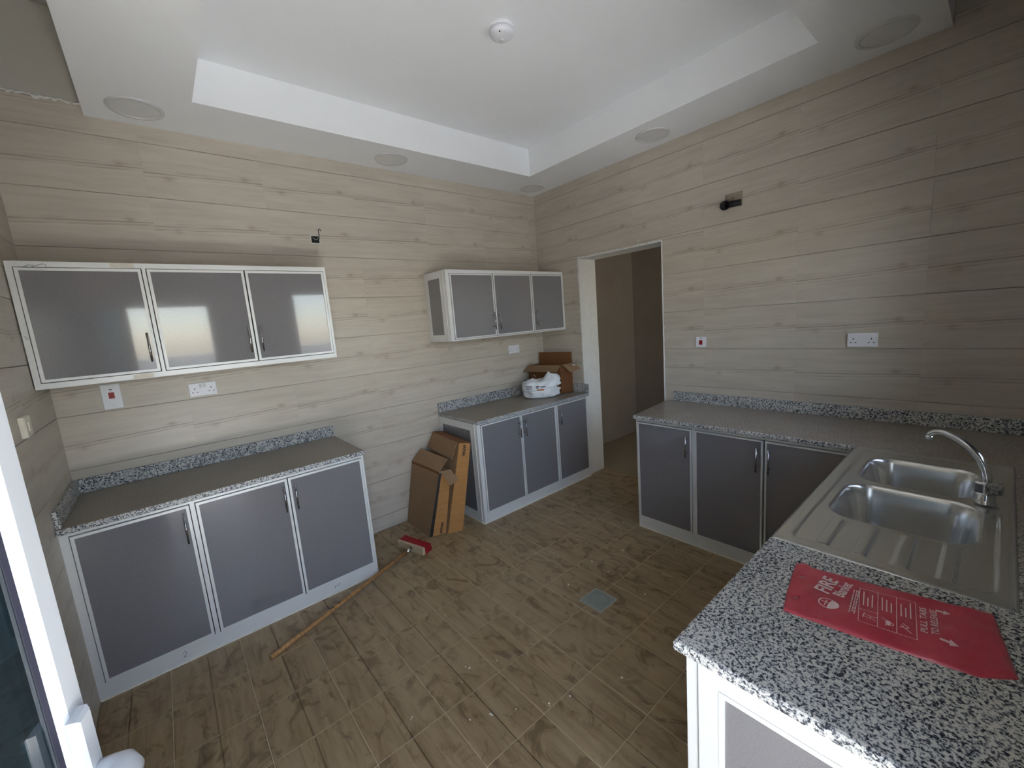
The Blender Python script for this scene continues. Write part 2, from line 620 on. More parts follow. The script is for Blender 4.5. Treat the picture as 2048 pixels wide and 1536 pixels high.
lay_tiles(wall_back, -W, 0.0, -3.1, lambda u, z: (u, 0, z), 0.0)
lay_tiles(wall_right, 0.0, LEN, 0.56, lambda u, z: (0, -u, z), -PI / 2, [(-DOORB[0], -DOORB[1], -0.02, DOORB[2])])
lay_tiles(wall_left, -LEN, 0.0, -3.0, lambda u, z: (-W, u, z), PI / 2)
lay_tiles(wall_front, 0.0, W, 0.55, lambda u, z: (-u, -LEN, z), PI,
          [(-DOORC[1], -DOORC[0], -0.02, DOORC[2]), (-WINC[1], -WINC[0], WINC[2], WINC[3])])

# ---- floor
floor = struct('floor', box_bm(-W - 0.2, 0.25, -LEN - 0.2, 0.2, -0.06, -0.0095), 'floor_grout')
_fc = {}
def floor_tile_mesh(x0, x1, y0, y1):
    """30 cm tile, local centre; a pressed groove runs along y through the middle"""
    key = tuple(round(v, 4) for v in (x0, x1, y0, y1))
    if key not in _fc:
        bm = bmesh.new()
        gp, e = 0.0014, 0.0034
        spans = []
        if x0 < -0.006 and x1 > 0.006:
            spans = [(x0 + gp, -0.0011), (0.0011, x1 - gp)]
        else:
            spans = [(x0 + gp, x1 - gp)]
        for a, b in spans:
            c, d = y0 + gp, y1 - gp
            def ring(ee, zz):
                return [bm.verts.new(p) for p in ((a + ee, c + ee * 0.3, zz), (b - ee, c + ee * 0.3, zz), (b - ee, d - ee * 0.3, zz), (a + ee, d - ee * 0.3, zz))]
            r0, r1, r2 = ring(e, 0.0), ring(0, -0.0034), ring(0, -0.0096)
            bm.faces.new(r0)
            for A, B in ((r0, r1), (r1, r2)):
                for k in range(4):
                    bm.faces.new((A[k], B[k], B[(k + 1) % 4], A[(k + 1) % 4]))
        if len(spans) == 2:
            bx(bm, x0 + gp, x1 - gp, y0 + gp, y1 - gp, -0.0096, -0.0080)
        _fc[key] = to_mesh('floor_tile', bm, 'floor_tile')
    return _fc[key]
xs = [-W] + [-3.4 + 0.3 * k for k in range(12)] + [0.0]
ys = [-LEN] + [-3.3 + 0.3 * k for k in range(12)]
for a, b in zip(xs, xs[1:]):
    cx = b - 0.15 if a == -W else a + 0.15
    for c, d in zip(ys, ys[1:]):
        cy = d - 0.15 if c == -LEN else c + 0.15
        obj('floor_tile', floor_tile_mesh(a - cx, b - cx, c - cy, d - cy), None, floor, (cx, cy, 0), 0)
bm = bmesh.new()
for v in xs[1:-1]:
    bx(bm, v - 0.0015, v + 0.0015, -LEN, 0, -0.0096, -0.0026)
for v in ys[1:-1]:
    bx(bm, -W, 0, v - 0.0015, v + 0.0015, -0.0096, -0.0012)
obj('grout', bm, 'floor_grout', floor)
# threshold strip of tiles in the doorway
for c, d in ((-1.424, -1.2), (-1.2, -0.9), (-0.9, -0.6), (-0.6, -0.548)):
    cy = (c + d) / 2
    obj('floor_tile', floor_tile_mesh(-0.123, 0.123, c - cy, d - cy), None, floor, (0.125, cy, 0), 0)

# leftover plaster along the top of the tiles
rndp = random.Random(14)
bm = bmesh.new()
prev = None
for i in range(29):
    xx = -W + 0.02 + 0.34 * i / 28
    lo = TOPT - 0.002 - 0.016 * rndp.random() ** 2 * (1 if i > 3 else 0.2)
    hi = TOPT + 0.004 + 0.012 * rndp.random()
    vs = [bm.verts.new((xx, -0.0012, lo)), bm.verts.new((xx, -0.003, (lo + hi) / 2)), bm.verts.new((xx, TT, hi))]
    if prev:
        bm.faces.new((prev[0], vs[0], vs[1], prev[1]))
        bm.faces.new((prev[1], vs[1], vs[2], prev[2]))
    prev = vs
obj('plaster_smear', bm, 'plaster_white', wall_back)

# ---- ceiling: slab, dropped gypsum ring, raised tray
HC, TRZ = 2.894, 3.12
CX0, CX1, CY0, CY1 = -3.301, 0.0, -2.989, 0.0
TX0, TX1, TY0, TY1 = -2.859, -0.447, -2.55, -0.425
ceiling = struct('ceiling', box_bm(-W - 0.2, 0.246, -LEN - 0.2, 0.2, HT, HT + 0.15), 'concrete_slab')
bm = bmesh.new()
for (a, b, c, d) in ((CX0, CX1 + TT, TY1, CY1 + TT), (CX0, CX1 + TT, CY0, TY0), (CX0, TX0, TY0, TY1), (TX1, CX1 + TT, TY0, TY1)):
    bx(bm, a, b, c, d, HC, HC + 0.012)
obj('drop_ceiling_ring', bm, 'gypsum_white', ceiling)
bm = bmesh.new()
bx(bm, TX0 - 0.012, TX0, TY0 - 0.012, TY1 + 0.012, HC + 0.012, TRZ)
bx(bm, TX1, TX1 + 0.012, TY0 - 0.012, TY1 + 0.012, HC + 0.012, TRZ)
bx(bm, TX0, TX1, TY0 - 0.012, TY0, HC + 0.012, TRZ)
bx(bm, TX0, TX1, TY1, TY1 + 0.012, HC + 0.012, TRZ)
obj('tray_side', bm, 'gypsum_white', ceiling)
obj('tray_panel', box_bm(TX0 - 0.012, TX1 + 0.012, TY0 - 0.012, TY1 + 0.012, TRZ, TRZ + 0.012), 'gypsum_white', ceiling)
bm = bmesh.new()
bx(bm, CX0, CX0 + 0.012, CY0, CY1 + TT, HC + 0.012, HT)
bx(bm, CX0 + 0.012, CX1 + TT, CY0, CY0 + 0.012, HC + 0.012, HT)
obj('fascia', bm, 'gypsum_white', ceiling)

# ---- plastered reveal of the inner doorway
bm = bmesh.new()
y1, y2, hd = DOORB
bx(bm, -0.001, 0.25, y1 - 0.006, y1 + 0.002, 0, hd)
bx(bm, -0.001, 0.25, y2 - 0.002, y2 + 0.006, 0, hd)
bx(bm, -0.001, 0.25, y2, y1, hd - 0.006, hd + 0.002)
trim = struct('trim_1', bm, 'plaster_white')
def ragged(p0, p1, side, w0, w1, n, seed):
    """irregular smear of plaster along an edge of the doorway, in the plane of the wall"""
    rnd = random.Random(seed)
    bm = bmesh.new()
    A, B = Vector(p0), Vector(p1)
    S = Vector(side)
    prev = None
    for i in range(n + 1):
        t = i / n
        p = A.lerp(B, t)
        w = w0 + (w1 - w0) * rnd.random() ** 2.2
        a = bm.verts.new(p - S * 0.004 + Vector((-0.0035, 0, 0)))
        b = bm.verts.new(p + S * w + Vector((-0.0022, 0, 0)))
        c = bm.verts.new(p + S * (w + 0.002) + Vector((0.001, 0, 0)))
        if prev:
            bm.faces.new((prev[0], prev[1], b, a))
            bm.faces.new((prev[1], prev[2], c, b))
        prev = (a, b, c)
    return bm
obj('plaster_smear', ragged((0, y1, 0.96), (0, y1, hd), (0, 1, 0), 0.0, 0.014, 60, 3), 'plaster_white', trim)
obj('plaster_smear', ragged((0, y2, hd - 0.004), (0, y1, hd - 0.004), (0, 0, 1), 0.006, 0.016, 40, 5), 'plaster_white', trim)
obj('plaster_smear', ragged((0, y2, 0.9), (0, y2, hd), (0, -1, 0), 0.002, 0.007, 50, 8), 'plaster_white', trim)
obj('plaster_smear', ragged((0, -1.213, hd + 0.01), (0, -1.213, hd + 0.055), (0, 1, 0), 0.001, 0.004, 6, 9), 'plaster_white', trim)

# ---- corridor behind the doorway
struct('floor_corridor', box_bm(0.25, 1.75, -4.0, 0.02, -0.06, -0.004), 'corridor_screed')
struct('wall_corridor_back', box_bm(0.246, 1.9, -0.02, 0.2, -0.02, HT), 'corridor_paint')
struct('wall_corridor_far', box_bm(1.7, 1.9, -4.0, -0.02, -0.02, HT), 'corridor_paint')
struct('wall_corridor_end', box_bm(0.246, 1.9, -4.2, -4.0, -0.02, HT), 'corridor_paint')
struct('ceiling_corridor', box_bm(0.246, 1.9, -4.2, 0.2, HT - 0.3, HT), 'gypsum_white')

# ---- yard outside; pale strip and dark ground added to shape the room's light
struct('ground_yard', box_bm(-14, 10, -16, -LEN - 0.2, -0.20, -0.045), 'yard_dark_ground')
struct('floor_bounce_strip', box_bm(-5.2, 1.2, -LEN - 1.2, -LEN - 0.2, -0.10, -0.025), 'yard_pale')
struct('floor_threshold', box_bm(DOORC[0], DOORC[1], -LEN - 0.2, -LEN, -0.06, -0.004), 'yard_pale')
struct('wall_yard', box_bm(-14, 10, -9.2, -9.0, -0.2, 1.45), 'yard_wall')

# ---- entrance: frame and open leaf
door1 = bpy.data.objects.new('door_1', None)
COL.objects.link(door1)
door1['kind'] = 'structure'
door1.location = (DOORC[0], -LEN, 0)
a, b, t = 0.0, DOORC[1] - DOORC[0], DOORC[2]
bm = bmesh.new()
bx(bm, a - 0.0, a + 0.02, -0.09, -0.02, 0, t)
bx(bm, b - 0.04, b, -0.09, -0.02, 0, t)
bx(bm, a + 0.02, b - 0.04, -0.09, -0.02, t - 0.04, t)
obj('door_frame', bm, 'pvc_white', door1)
LEAF = 1.0
leaf_ang = math.atan2(0.967, 0.269)         # swung open into the room
leaf = bpy.data.objects.new('leaf', None)
COL.objects.link(leaf)
leaf.parent = door1
leaf.location = (0.02, 0.02, 0)
leaf.rotation_euler = (0, 0, leaf_ang)
# leaf local: x from hinge to free edge; the face seen from the room is towards -y
def rails(bm, x0, x1, z0, z1, w, ya, yb):
    bx(bm, x0, x0 + w, ya, yb, z0, z1)
    bx(bm, x1 - w, x1, ya, yb, z0, z1)
    bx(bm, x0 + w, x1 - w, ya, yb, z0, z0 + w)
    bx(bm, x0 + w, x1 - w, ya, yb, z1 - w, z1)
SW = 0.044
bm = bmesh.new()
rails(bm, 0, LEAF, 0.012, 2.06, 0.034, 0.0, 0.05)
stile = obj('leaf_frame', bm, 'pvc_white', door1)
stile.matrix_parent_inverse = Matrix()
bm = bmesh.new()
w0, w1 = 0.034, SW
# glazing bead: sloped strip between frame and glass
def bead(bm, x0, x1, z0, z1, wi, y_out, y_in):
    o = [(x0, z0), (x1, z0), (x1, z1), (x0, z1)]
    i = [(x0 + wi, z0 + wi), (x1 - wi, z0 + wi), (x1 - wi, z1 - wi), (x0 + wi, z1 - wi)]
    vo = [bm.verts.new((p[0], y_out, p[1])) for p in o]
    vi = [bm.verts.new((p[0], y_in, p[1])) for p in i]
    vb = [bm.verts.new((p[0], 0.03, p[1])) for p in o]
    vc = [bm.verts.new((p[0], 0.03, p[1])) for p in i]
    for k in range(4):
        n = (k + 1) % 4
        bm.faces.new((vo[k], vo[n], vi[n], vi[k]))
        bm.faces.new((vb[k], vc[k], vc[n], vb[n]))
        bm.faces.new((vi[k], vi[n], vc[n], vc[k]))
        bm.faces.new((vo[n], vo[k], vb[k], vb[n]))
bead(bm, w0, LEAF - w0, 0.012 + w0, 2.06 - w0, w1 - w0, 0.0, 0.010)
o_bead = obj('glazing_bead', bm, 'pvc_white', door1)
bm = bmesh.new()
bead(bm, w1, LEAF - w1, 0.012 + w1, 2.06 - w1, 0.006, 0.010, 0.013)
o_gask = obj('gasket', bm, 'gasket', door1)
o_glass = obj('pane', box_bm(w1 + 0.004, LEAF - w1 - 0.004, 0.014, 0.022, 0.016 + w1, 2.056 - w1), 'door_glass', door1)
bm = bmesh.new()
hz, hx = 1.083, LEAF - 0.0305
ring = []
for (yy, wx, wz) in ((0.0, 0.0165, 0.086), (-0.010, 0.0165, 0.085), (-0.014, 0.0125, 0.080)):
    ring.append([bm.verts.new((hx + sx * wx, yy, hz - 0.022 + sz * wz)) for sx, sz in ((-1, -1), (1, -1), (1, 1), (-1, 1))])
for A, B in zip(ring, ring[1:]):
    for k in range(4):
        bm.faces.new((A[k], A[(k + 1) % 4], B[(k + 1) % 4], B[k]))
bm.faces.new(ring[-1])
bm.faces.new(list(reversed(ring[0])))
o_plate = obj('handle_plate', bm, 'pvc_white', door1)
bm = bmesh.new()
lz = hz - 0.036
tube(bm, [(hx, -0.010, lz), (hx - 0.001, -0.028, lz), (hx - 0.005, -0.040, lz), (hx - 0.016, -0.048, lz), (hx - 0.04, -0.051, lz - 0.001), (hx - 0.13, -0.051, lz - 0.004), (hx - 0.134, -0.051, lz - 0.004)],
     [0.016, 0.017, 0.019, 0.020, 0.019, 0.015, 0.009], 20)
o_lever = obj('handle', bm, 'pvc_white', door1)
for o in (stile, o_bead, o_gask, o_glass, o_plate, o_lever):
    o.location = (0.02, 0.02, 0)
    o.rotation_euler = (0, 0, leaf_ang)
bpy.data.objects.remove(leaf)

# ---- window over the sink
win = bpy.data.objects.new('window_1', None)
COL.objects.link(win)
win['kind'] = 'structure'
win.location = (WINC[0], -LEN, WINC[2])
ww, wh = WINC[1] - WINC[0], WINC[3] - WINC[2]
bm = bmesh.new()
rails(bm, 0, ww, 0, wh, 0.045, -0.12, -0.06)
obj('window_frame', bm, 'pvc_white', win)
for i, (xa, xb, yy) in enumerate(((0.04, ww / 2 + 0.025, -0.085), (ww / 2 - 0.025, ww - 0.04, -0.11))):
    bm = bmesh.new()
    rails(bm, xa, xb, 0.04, wh - 0.04, 0.05, yy - 0.01, yy + 0.012)
    s = obj('sash', bm, 'pvc_white', win)
    obj('pane', box_bm(xa + 0.045, xb - 0.045, yy - 0.003, yy + 0.003, 0.085, wh - 0.085), 'window_glass', s)
obj('window_sill', box_bm(-0.0, ww, -0.058, 0.0, -0.012, 0.012, 0.004), 'granite', win)

# ================================================================== cabinets
def bars(bm, lst, y0, y1):
    for a, b, c, d in lst:
        bx(bm, a, b, y0, y1, c, d)

_h = {}
def handle_mesh(L=0.15):
    if L not in _h:
        bm = bmesh.new()
        tube(bm, [(0, -0.032, -L / 2), (0, -0.032, L / 2)], 0.0052, 12)
        for s in (-1, 1):
            tube(bm, [(0, 0, s * L * 0.32), (0, -0.032, s * L * 0.32)], 0.0042, 10)
        _h[L] = to_mesh('handle', bm, 'handle_steel')
    return _h[L]

def cabinet(name, label, loc, rotz, Wd, z0, z1, dep, doors, dz, floor_unit, sides=(), silver=False, side_mat='laminate'):
    t = thing(name, label, 'cabinet', loc, rotz)
    fm = dm = 'alu_white'
    yf = -dep
    # carcass of panels
    bm = bmesh.new()
    bx(bm, 0.0, 0.012, yf + 0.03, -0.002, z0 + 0.004, z1)
    bx(bm, Wd - 0.012, Wd, yf + 0.03, -0.002, z0 + 0.004, z1)
    bx(bm, 0.012, Wd - 0.012, -0.012, -0.002, z0 + 0.004, z1)
    zb = z0 + (0.07 if floor_unit else 0.004)
    bx(bm, 0.012, Wd - 0.012, yf + 0.03, -0.012, zb, zb + 0.012)
    if not floor_unit:
        bx(bm, 0.012, Wd - 0.012, yf + 0.03, -0.012, z1 - 0.012, z1)
    obj('carcass', bm, 'carcass_grey', t)
    # aluminium face frame
    gp = 0.004
    lst = [(0, Wd, z0, dz[0] - gp), (0, Wd, dz[1] + gp, z1), (0, doors[0][0] - gp, dz[0] - gp, dz[1] + gp),
           (doors[-1][1] + gp, Wd, dz[0] - gp, dz[1] + gp)]
    for d0, d1 in zip(doors, doors[1:]):
        if d1[0] - d0[1] > 0.015:
            lst.append((d0[1] + gp, d1[0] - gp, dz[0] - gp, dz[1] + gp))
    bm = bmesh.new()
    bars(bm, lst, yf, yf + 0.03)
    obj('face_frame', bm, fm, t)
    for (x0, x1, hs) in doors:
        fw = 0.010 if silver else 0.013
        d = obj('door', box_bm(x0 + fw * 0.6, x1 - fw * 0.6, yf - 0.004, yf + 0.012, dz[0] + fw * 0.6, dz[1] - fw * 0.6), 'laminate', t)
        bm = bmesh.new()
        for (a, b, c, e) in ((x0, x0 + fw, dz[0], dz[1]), (x1 - fw, x1, dz[0], dz[1]), (x0 + fw, x1 - fw, dz[0], dz[0] + fw), (x0 + fw, x1 - fw, dz[1] - fw, dz[1])):
            bx(bm, a, b, yf - 0.008, yf + 0.014, c, e)
        obj('door_frame', bm, dm, d)
        if hs:
            hx_ = x1 - 0.027 if hs == 'R' else x0 + 0.027
            hz_ = (dz[1] - 0.115) if floor_unit else (dz[0] + 0.128)
            obj('handle', handle_mesh(), None, d, (hx_, yf - 0.004, hz_))
    for s in sides:
        xo = 0.0 if s == 'L' else Wd
        sg = -1 if s == 'L' else 1
        fw = 0.045
        ya, yb = yf + 0.03, -0.002
        zz0, zz1 = z0, z1
        bm = bmesh.new()
        x_in, x_out = xo, xo + sg * 0.006
        bt = 0.075 if floor_unit else fw
        for (a, b, c, e) in ((ya, ya + fw, zz0, zz1), (yb - fw, yb, zz0, zz1), (ya + fw, yb - fw, zz0, zz0 + bt), (ya + fw, yb - fw, zz1 - fw, zz1)):
            bx(bm, min(x_in, x_out), max(x_in, x_out), a, b, c, e)
        # narrow bead around the panel
        for (a, b, c, e) in ((ya + fw, ya + fw + 0.012, zz0 + bt, zz1 - fw), (yb - fw - 0.012, yb - fw, zz0 + bt, zz1 - fw),
                             (ya + fw + 0.012, yb - fw - 0.012, zz0 + bt, zz0 + bt + 0.012), (ya + fw + 0.012, yb - fw - 0.012, zz1 - fw - 0.012, zz1 - fw)):
            bx(bm, min(x_in, xo + sg * 0.0072), max(x_in, xo + sg * 0.0072), a, b, c, e)
        obj('side_frame', bm, fm, t)
        obj('side_panel', box_bm(min(xo, xo + sg * 0.003), max(xo, xo + sg * 0.003), ya + fw, yb - fw, zz0 + bt, zz1 - fw), side_mat, t)
    if floor_unit:
        bm = bmesh.new()
        bx(bm, 0.004, Wd, yf - 0.005, yf + 0.002, 0.0, 0.007)
        if 'L' in sides:
            bx(bm, -0.008, 0.0, yf - 0.005, -0.01, 0.0, 0.006)
        obj('sealant_bead', bm, 'sealant', t)
    return t

DZ, UZ = (0.088, 0.831), (1.521, 2.049)
DL = [(0.034, 0.462, 'R'), (0.490, 0.920, 'R'), (0.926, 1.360, 'L')]
cabL = cabinet('base_cabinet', 'grey base cabinet with white frame and broom lying before it', (-W, 0, 0), 0, 1.376, 0, 0.855, 0.58, DL, DZ, True)
cabU = cabinet('wall_cabinet', 'white framed wall cabinet reflecting the window, over red cooker switch', (-W + 0.005, 0, 0), 0, 1.372, 1.49, 2.079, 0.34,
               [(0.026, 0.458, 'R'), (0.481, 0.911, 'R'), (0.918, 1.354, 'L')], UZ, False)
DCc = [(0.037, 0.463, 'R'), (0.470, 0.895, 'L'), (0.916, 1.346, 'L')]
cabC = cabinet('base_cabinet', 'grey base cabinet beside the doorway with flat cartons leaning on it', (-1.371, 0, 0), 0, 1.371, 0, 0.845, 0.58, DCc, DZ, True, ('L',), True)
cabCU = cabinet('wall_cabinet', 'small grey wall cabinet in the corner above the open carton', (-1.371, 0, 0), 0, 1.371, 1.51, 2.085, 0.339,
                [(0.036, 0.470, 'R'), (0.478, 0.920, 'L'), (0.932, 1.352, 'L')], (1.524, 2.052), False, ('L',), True)
cabB = cabinet('base_cabinet', 'grey base cabinet along the right wall next to the doorway', (0, -1.518, 0), -PI / 2, 1.300, 0, 0.854, 0.58,
               [(0.014, 0.422, 'R'), (0.447, 0.855, 'R'), (0.866, 1.282, 'L')], DZ, True, (), True)
cabS = cabinet('base_cabinet', 'sink base cabinet with pale framed end panel under red pouch', (-0.60, -LEN, 0), PI, 1.775, 0, 0.854, 0.58,
               [(0.03, 0.44, None), (0.465, 0.875, 'R'), (0.885, 1.295, 'L'), (1.32, 1.74, 'L')], DZ, True, ('R',))

# small marks on the white frames: masking tape and pen scribbles
obj('tape', box_bm(0.345, 0.435, -0.3412, -0.3398, 2.056, 2.0785), 'tape_beige', cabU)
obj('tape', box_bm(0.345, 0.425, -0.3412, -0.3398, 1.494, 1.5135), 'tape_beige', cabU)
def scribble(parent, pts, y, r=0.0009):
    bm = bmesh.new()
    tube(bm, [(p[0], y, p[1]) for p in pts], r, 6)
    obj('pen_mark', bm, 'pen_ink', parent)
scribble(cabU, [(0.055, 2.053), (0.075, 2.062), (0.09, 2.059), (0.08, 2.052), (0.095, 2.058), (0.118, 2.068), (0.13, 2.063), (0.126, 2.055)], -0.3405)
scribble(cabU, [(0.006, 1.74), (0.014, 1.733), (0.009, 1.728), (0.018, 1.725)], -0.3405)
scribble(cabL, [(0.318, 0.055), (0.33, 0.066), (0.336, 0.055), (0.325, 0.042), (0.32, 0.037), (0.333, 0.036)], -0.5805)
for k in range(3):
    scribble(cabL, [(1.09 + k * 0.014, 0.040 + k * 0.004), (1.095 + k * 0.014, 0.052 + 0.004 * k)], -0.5805, 0.0014)

# ================================================================== countertops
ctL = thing('countertop', 'dusty granite countertop of the cabinet behind the broom', 'countertop', (-W, 0, 0.855))
obj('slab', box_bm(0, 1.380, -0.615, 0, 0, 0.03, 0.006), 'granite_dusty', ctL)
obj('backsplash', box_bm(0.002, 1.376, -0.02, 0, 0.0295, 0.108, 0.003), 'granite', ctL)
obj('backsplash', box_bm(0, 0.02, -0.600, -0.0205, 0.0295, 0.108, 0.003), 'granite', ctL)
ctC = thing('countertop', 'dusty granite countertop carrying the open carton and white bag', 'countertop', (-1.375, 0, 0.845))
obj('slab', box_bm(0, 1.375, -0.606, 0, 0, 0.03, 0.006), 'granite_dusty', ctC)
obj('backsplash', box_bm(0.0, 1.354, -0.02, 0, 0.0295, 0.117, 0.003), 'granite', ctC)
obj('backsplash', box_bm(1.355, 1.375, -0.606, -0.0, 0.0295, 0.117, 0.003), 'granite', ctC)

# L-shaped worktop with the sink cut-out
ctS = thing('countertop', 'L shaped granite countertop holding the double bowl sink', 'countertop', (0, 0, 0.854))
SX0, SX1, SY0, SY1 = -1.785, -0.605, -3.312, -2.803       # sink outline
HX0, HX1, HY0, HY1 = SX0 + 0.03, SX1 - 0.03, SY0 + 0.025, SY1 - 0.025
def slab_with_hole():
    bm = bmesh.new()
    out = [(0, -1.445), (-0.61, -1.512), (-0.61, -2.797), (-2.391, -2.797), (-2.391, -3.40), (0, -3.40)]
    e = 0.007
    def inset(pts, d):
        n = len(pts)
        res = []
        for i in range(n):
            p0, p1, p2 = Vector(pts[i - 1]), Vector(pts[i]), Vector(pts[(i + 1) % n])
            d1, d2 = (p1 - p0).normalized(), (p2 - p1).normalized()
            n1, n2 = Vector((-d1.y, d1.x)), Vector((-d2.y, d2.x))
            bis = (n1 + n2)
            bis = bis / max(1e-6, bis.dot(n1))
            res.append(p1 + bis * d)
        return res
    area = sum(out[i][0] * out[(i + 1) % 6][1] - out[(i + 1) % 6][0] * out[i][1] for i in range(6))
    sgn = 1 if area > 0 else -1
    prof = [(e, 0.0), (e * 0.3, e * 0.3), (0, e), (0, 0.03 - e), (e * 0.3, 0.03 - e * 0.3), (e, 0.03)]
    rings = []
    for ins, zz in prof:
        rings.append([bm.verts.new((p.x, p.y, zz)) for p in inset(out, ins * sgn)])
    for A, B in zip(rings, rings[1:]):
        for k in range(6):
            bm.faces.new((A[k], A[(k + 1) % 6], B[(k + 1) % 6], B[k]))
    hole = [(HX0, HY0), (HX1, HY0), (HX1, HY1), (HX0, HY1)]
    for ringv, zz in ((rings[0], 0.0), (rings[-1], 0.03)):
        hv = [bm.verts.new((p[0], p[1], zz)) for p in hole]
        ed = []
        for lp in (ringv, hv):
            for k in range(len(lp)):
                ee = bm.edges.get((lp[k], lp[(k + 1) % len(lp)]))
                ed.append(ee or bm.edges.new((lp[k], lp[(k + 1) % len(lp)])))
        bmesh.ops.triangle_fill(bm, use_beauty=True, use_dissolve=False, edges=ed)
        if zz == 0.0:
            h0 = hv
        else:
            for k in range(4):
                bm.faces.new((h0[k], h0[(k + 1) % 4], hv[(k + 1) % 4], hv[k]))
    return bm
obj('slab', slab_with_hole(), 'granite_wiped', ctS)
obj('backsplash', box_bm(-0.02, 0, -3.379, -1.508, 0.0295, 0.107, 0.003), 'granite', ctS)
obj('backsplash', box_bm(-2.385, 0, -3.40, -3.38, 0.0295, 0.107, 0.003), 'granite', ctS)

# ================================================================== sink and tap
sink = thing('kitchen_sink', 'stainless double bowl sink with ribbed drainer set in granite', 'sink', (0, 0, 0.884))
def sst(t):
    t = max(0.0, min(1.0, t))
    return t * t * (3 - 2 * t)
def rrect(px, py, x0, x1, y0, y1, r):
    cx, cy = (x0 + x1) / 2, (y0 + y1) / 2
    qx, qy = abs(px - cx) - (x1 - x0) / 2 + r, abs(py - cy) - (y1 - y0) / 2 + r
    return math.hypot(max(qx, 0), max(qy, 0)) + min(max(qx, qy), 0) - r
BOWLS = [(-1.085, -0.735, -3.235, -2.882), (-1.492, -1.125, -3.240, -2.872)]
RIBS = (-2.923, -3.011, -3.101, -3.190)
def sink_h(px, py):
    e = min(px - SX0, SX1 - px, py - SY0, SY1 - py)
    h = 0.0012 + 0.0035 * sst(e / 0.010)
    di = rrect(px, py, SX0 + 0.045, SX1 - 0.045, SY0 + 0.032, SY1 - 0.036, 0.03)
    h -= 0.0045 * sst(-di / 0.010)
    for x0, x1, y0, y1 in BOWLS:
        d = -rrect(px, py, x0, x1, y0, y1, 0.085)
        if d > 0:
            t = min(1.0, d / 0.052)
            h -= 0.165 * (1 - (1 - sst(t * 0.98)) ** 1.0) + 0.006 * sst(d / 0.15)
        else:
            h += 0.0012 * sst((0.012 + d) / 0.012)
    if -1.745 < px < -1.50:
        ex = sst(min(px + 1.740, -1.508 - px) / 0.014)
        for ry in RIBS:
            q = abs(py - ry)
            if q < 0.022:
                h += 0.0055 * ex * sst((0.019 - q) / 0.007)
    return h
NX, NY = 300, 132
bm = bmesh.new()
gv = [[bm.verts.new((SX0 + (SX1 - SX0) * i / NX, SY0 + (SY1 - SY0) * j / NY, sink_h(SX0 + (SX1 - SX0) * i / NX, SY0 + (SY1 - SY0) * j / NY))) for j in range(NY + 1)] for i in range(NX + 1)]
for i in range(NX):
    for j in range(NY):
        f = bm.faces.new((gv[i][j], gv[i + 1][j], gv[i + 1][j + 1], gv[i][j + 1]))
        f.smooth = True
border = [gv[i][0] for i in range(NX + 1)] + [gv[NX][j] for j in range(1, NY + 1)] + [gv[i][NY] for i in range(NX - 1, -1, -1)] + [gv[0][j] for j in range(NY - 1, 0, -1)]
low = [bm.verts.new((v.co.x, v.co.y, 0.0)) for v in border]
for k in range(len(border)):
    n = (k + 1) % len(border)
    bm.faces.new((border[k], low[k], low[n], border[n]))
obj('sink_deck', bm, 'steel', sink, fix=False)
for x0, x1, y0, y1 in BOWLS:
    bm = bmesh.new()
    lathe(bm, [(0, 0.004), (0.018, 0.004), (0.022, 0.002), (0.036, 0.005), (0.042, 0.003), (0.044, 0.0)], ((x0 + x1) / 2, (y0 + y1) / 2, -0.172), 28)
    obj('strainer', bm, 'chrome', sink)

tap = thing('mixer_tap', 'chrome mixer tap with tall curved spout on the sink', 'tap', (-1.098, -3.243, 0.8885))
bm = bmesh.new()
lathe(bm, [(0.0, 0), (0.027, 0), (0.027, 0.004), (0.0225, 0.008), (0.0225, 0.036), (0.021, 0.040), (0, 0.040)], seg=32)
obj('tap_base', bm, 'chrome', tap)
bm = poly_bm([(-0.040, 0.0), (-0.024, -0.026), (0.026, -0.030), (0.042, -0.004), (0.028, 0.026), (-0.022, 0.028)], 0.036, 0.082, 0.008, 3)
hd_ = obj('tap_head', bm, 'chrome', tap)
hd_.rotation_euler = (0, 0, math.radians(-50))
dx_, dy_ = 0.50, 0.866
P = [(0.0, 0.062), (0.004, 0.095), (0.014, 0.128), (0.034, 0.160), (0.062, 0.187), (0.096, 0.207), (0.132, 0.217), (0.160, 0.214), (0.176, 0.203), (0.180, 0.192)]
# smooth the path
path = []
for i in range(len(P) - 1):
    p0, p1, p2, p3 = P[max(i - 1, 0)], P[i], P[i + 1], P[min(i + 2, len(P) - 1)]
    for s in range(4):
        t = s / 4
        q = [0.5 * ((2 * p1[k]) + (-p0[k] + p2[k]) * t + (2 * p0[k] - 5 * p1[k] + 4 * p2[k] - p3[k]) * t * t + (-p0[k] + 3 * p1[k] - 3 * p2[k] + p3[k]) * t ** 3) for k in (0, 1)]
        path.append((q[0] * dx_, q[0] * dy_, q[1]))
path.append((P[-1][0] * dx_, P[-1][0] * dy_, P[-1][1]))
bm = bmesh.new()
tube(bm, path, [0.0135 - 0.004 * i / (len(path) - 1) for i in range(len(path))], 18)
obj('spout', bm, 'chrome', tap)
bm = bmesh.new()
tube(bm, [(P[-1][0] * dx_, P[-1][0] * dy_, 0.196), (P[-1][0] * dx_, P[-1][0] * dy_, 0.180)], 0.0108, 18)
obj('aerator', bm, 'chrome', tap)

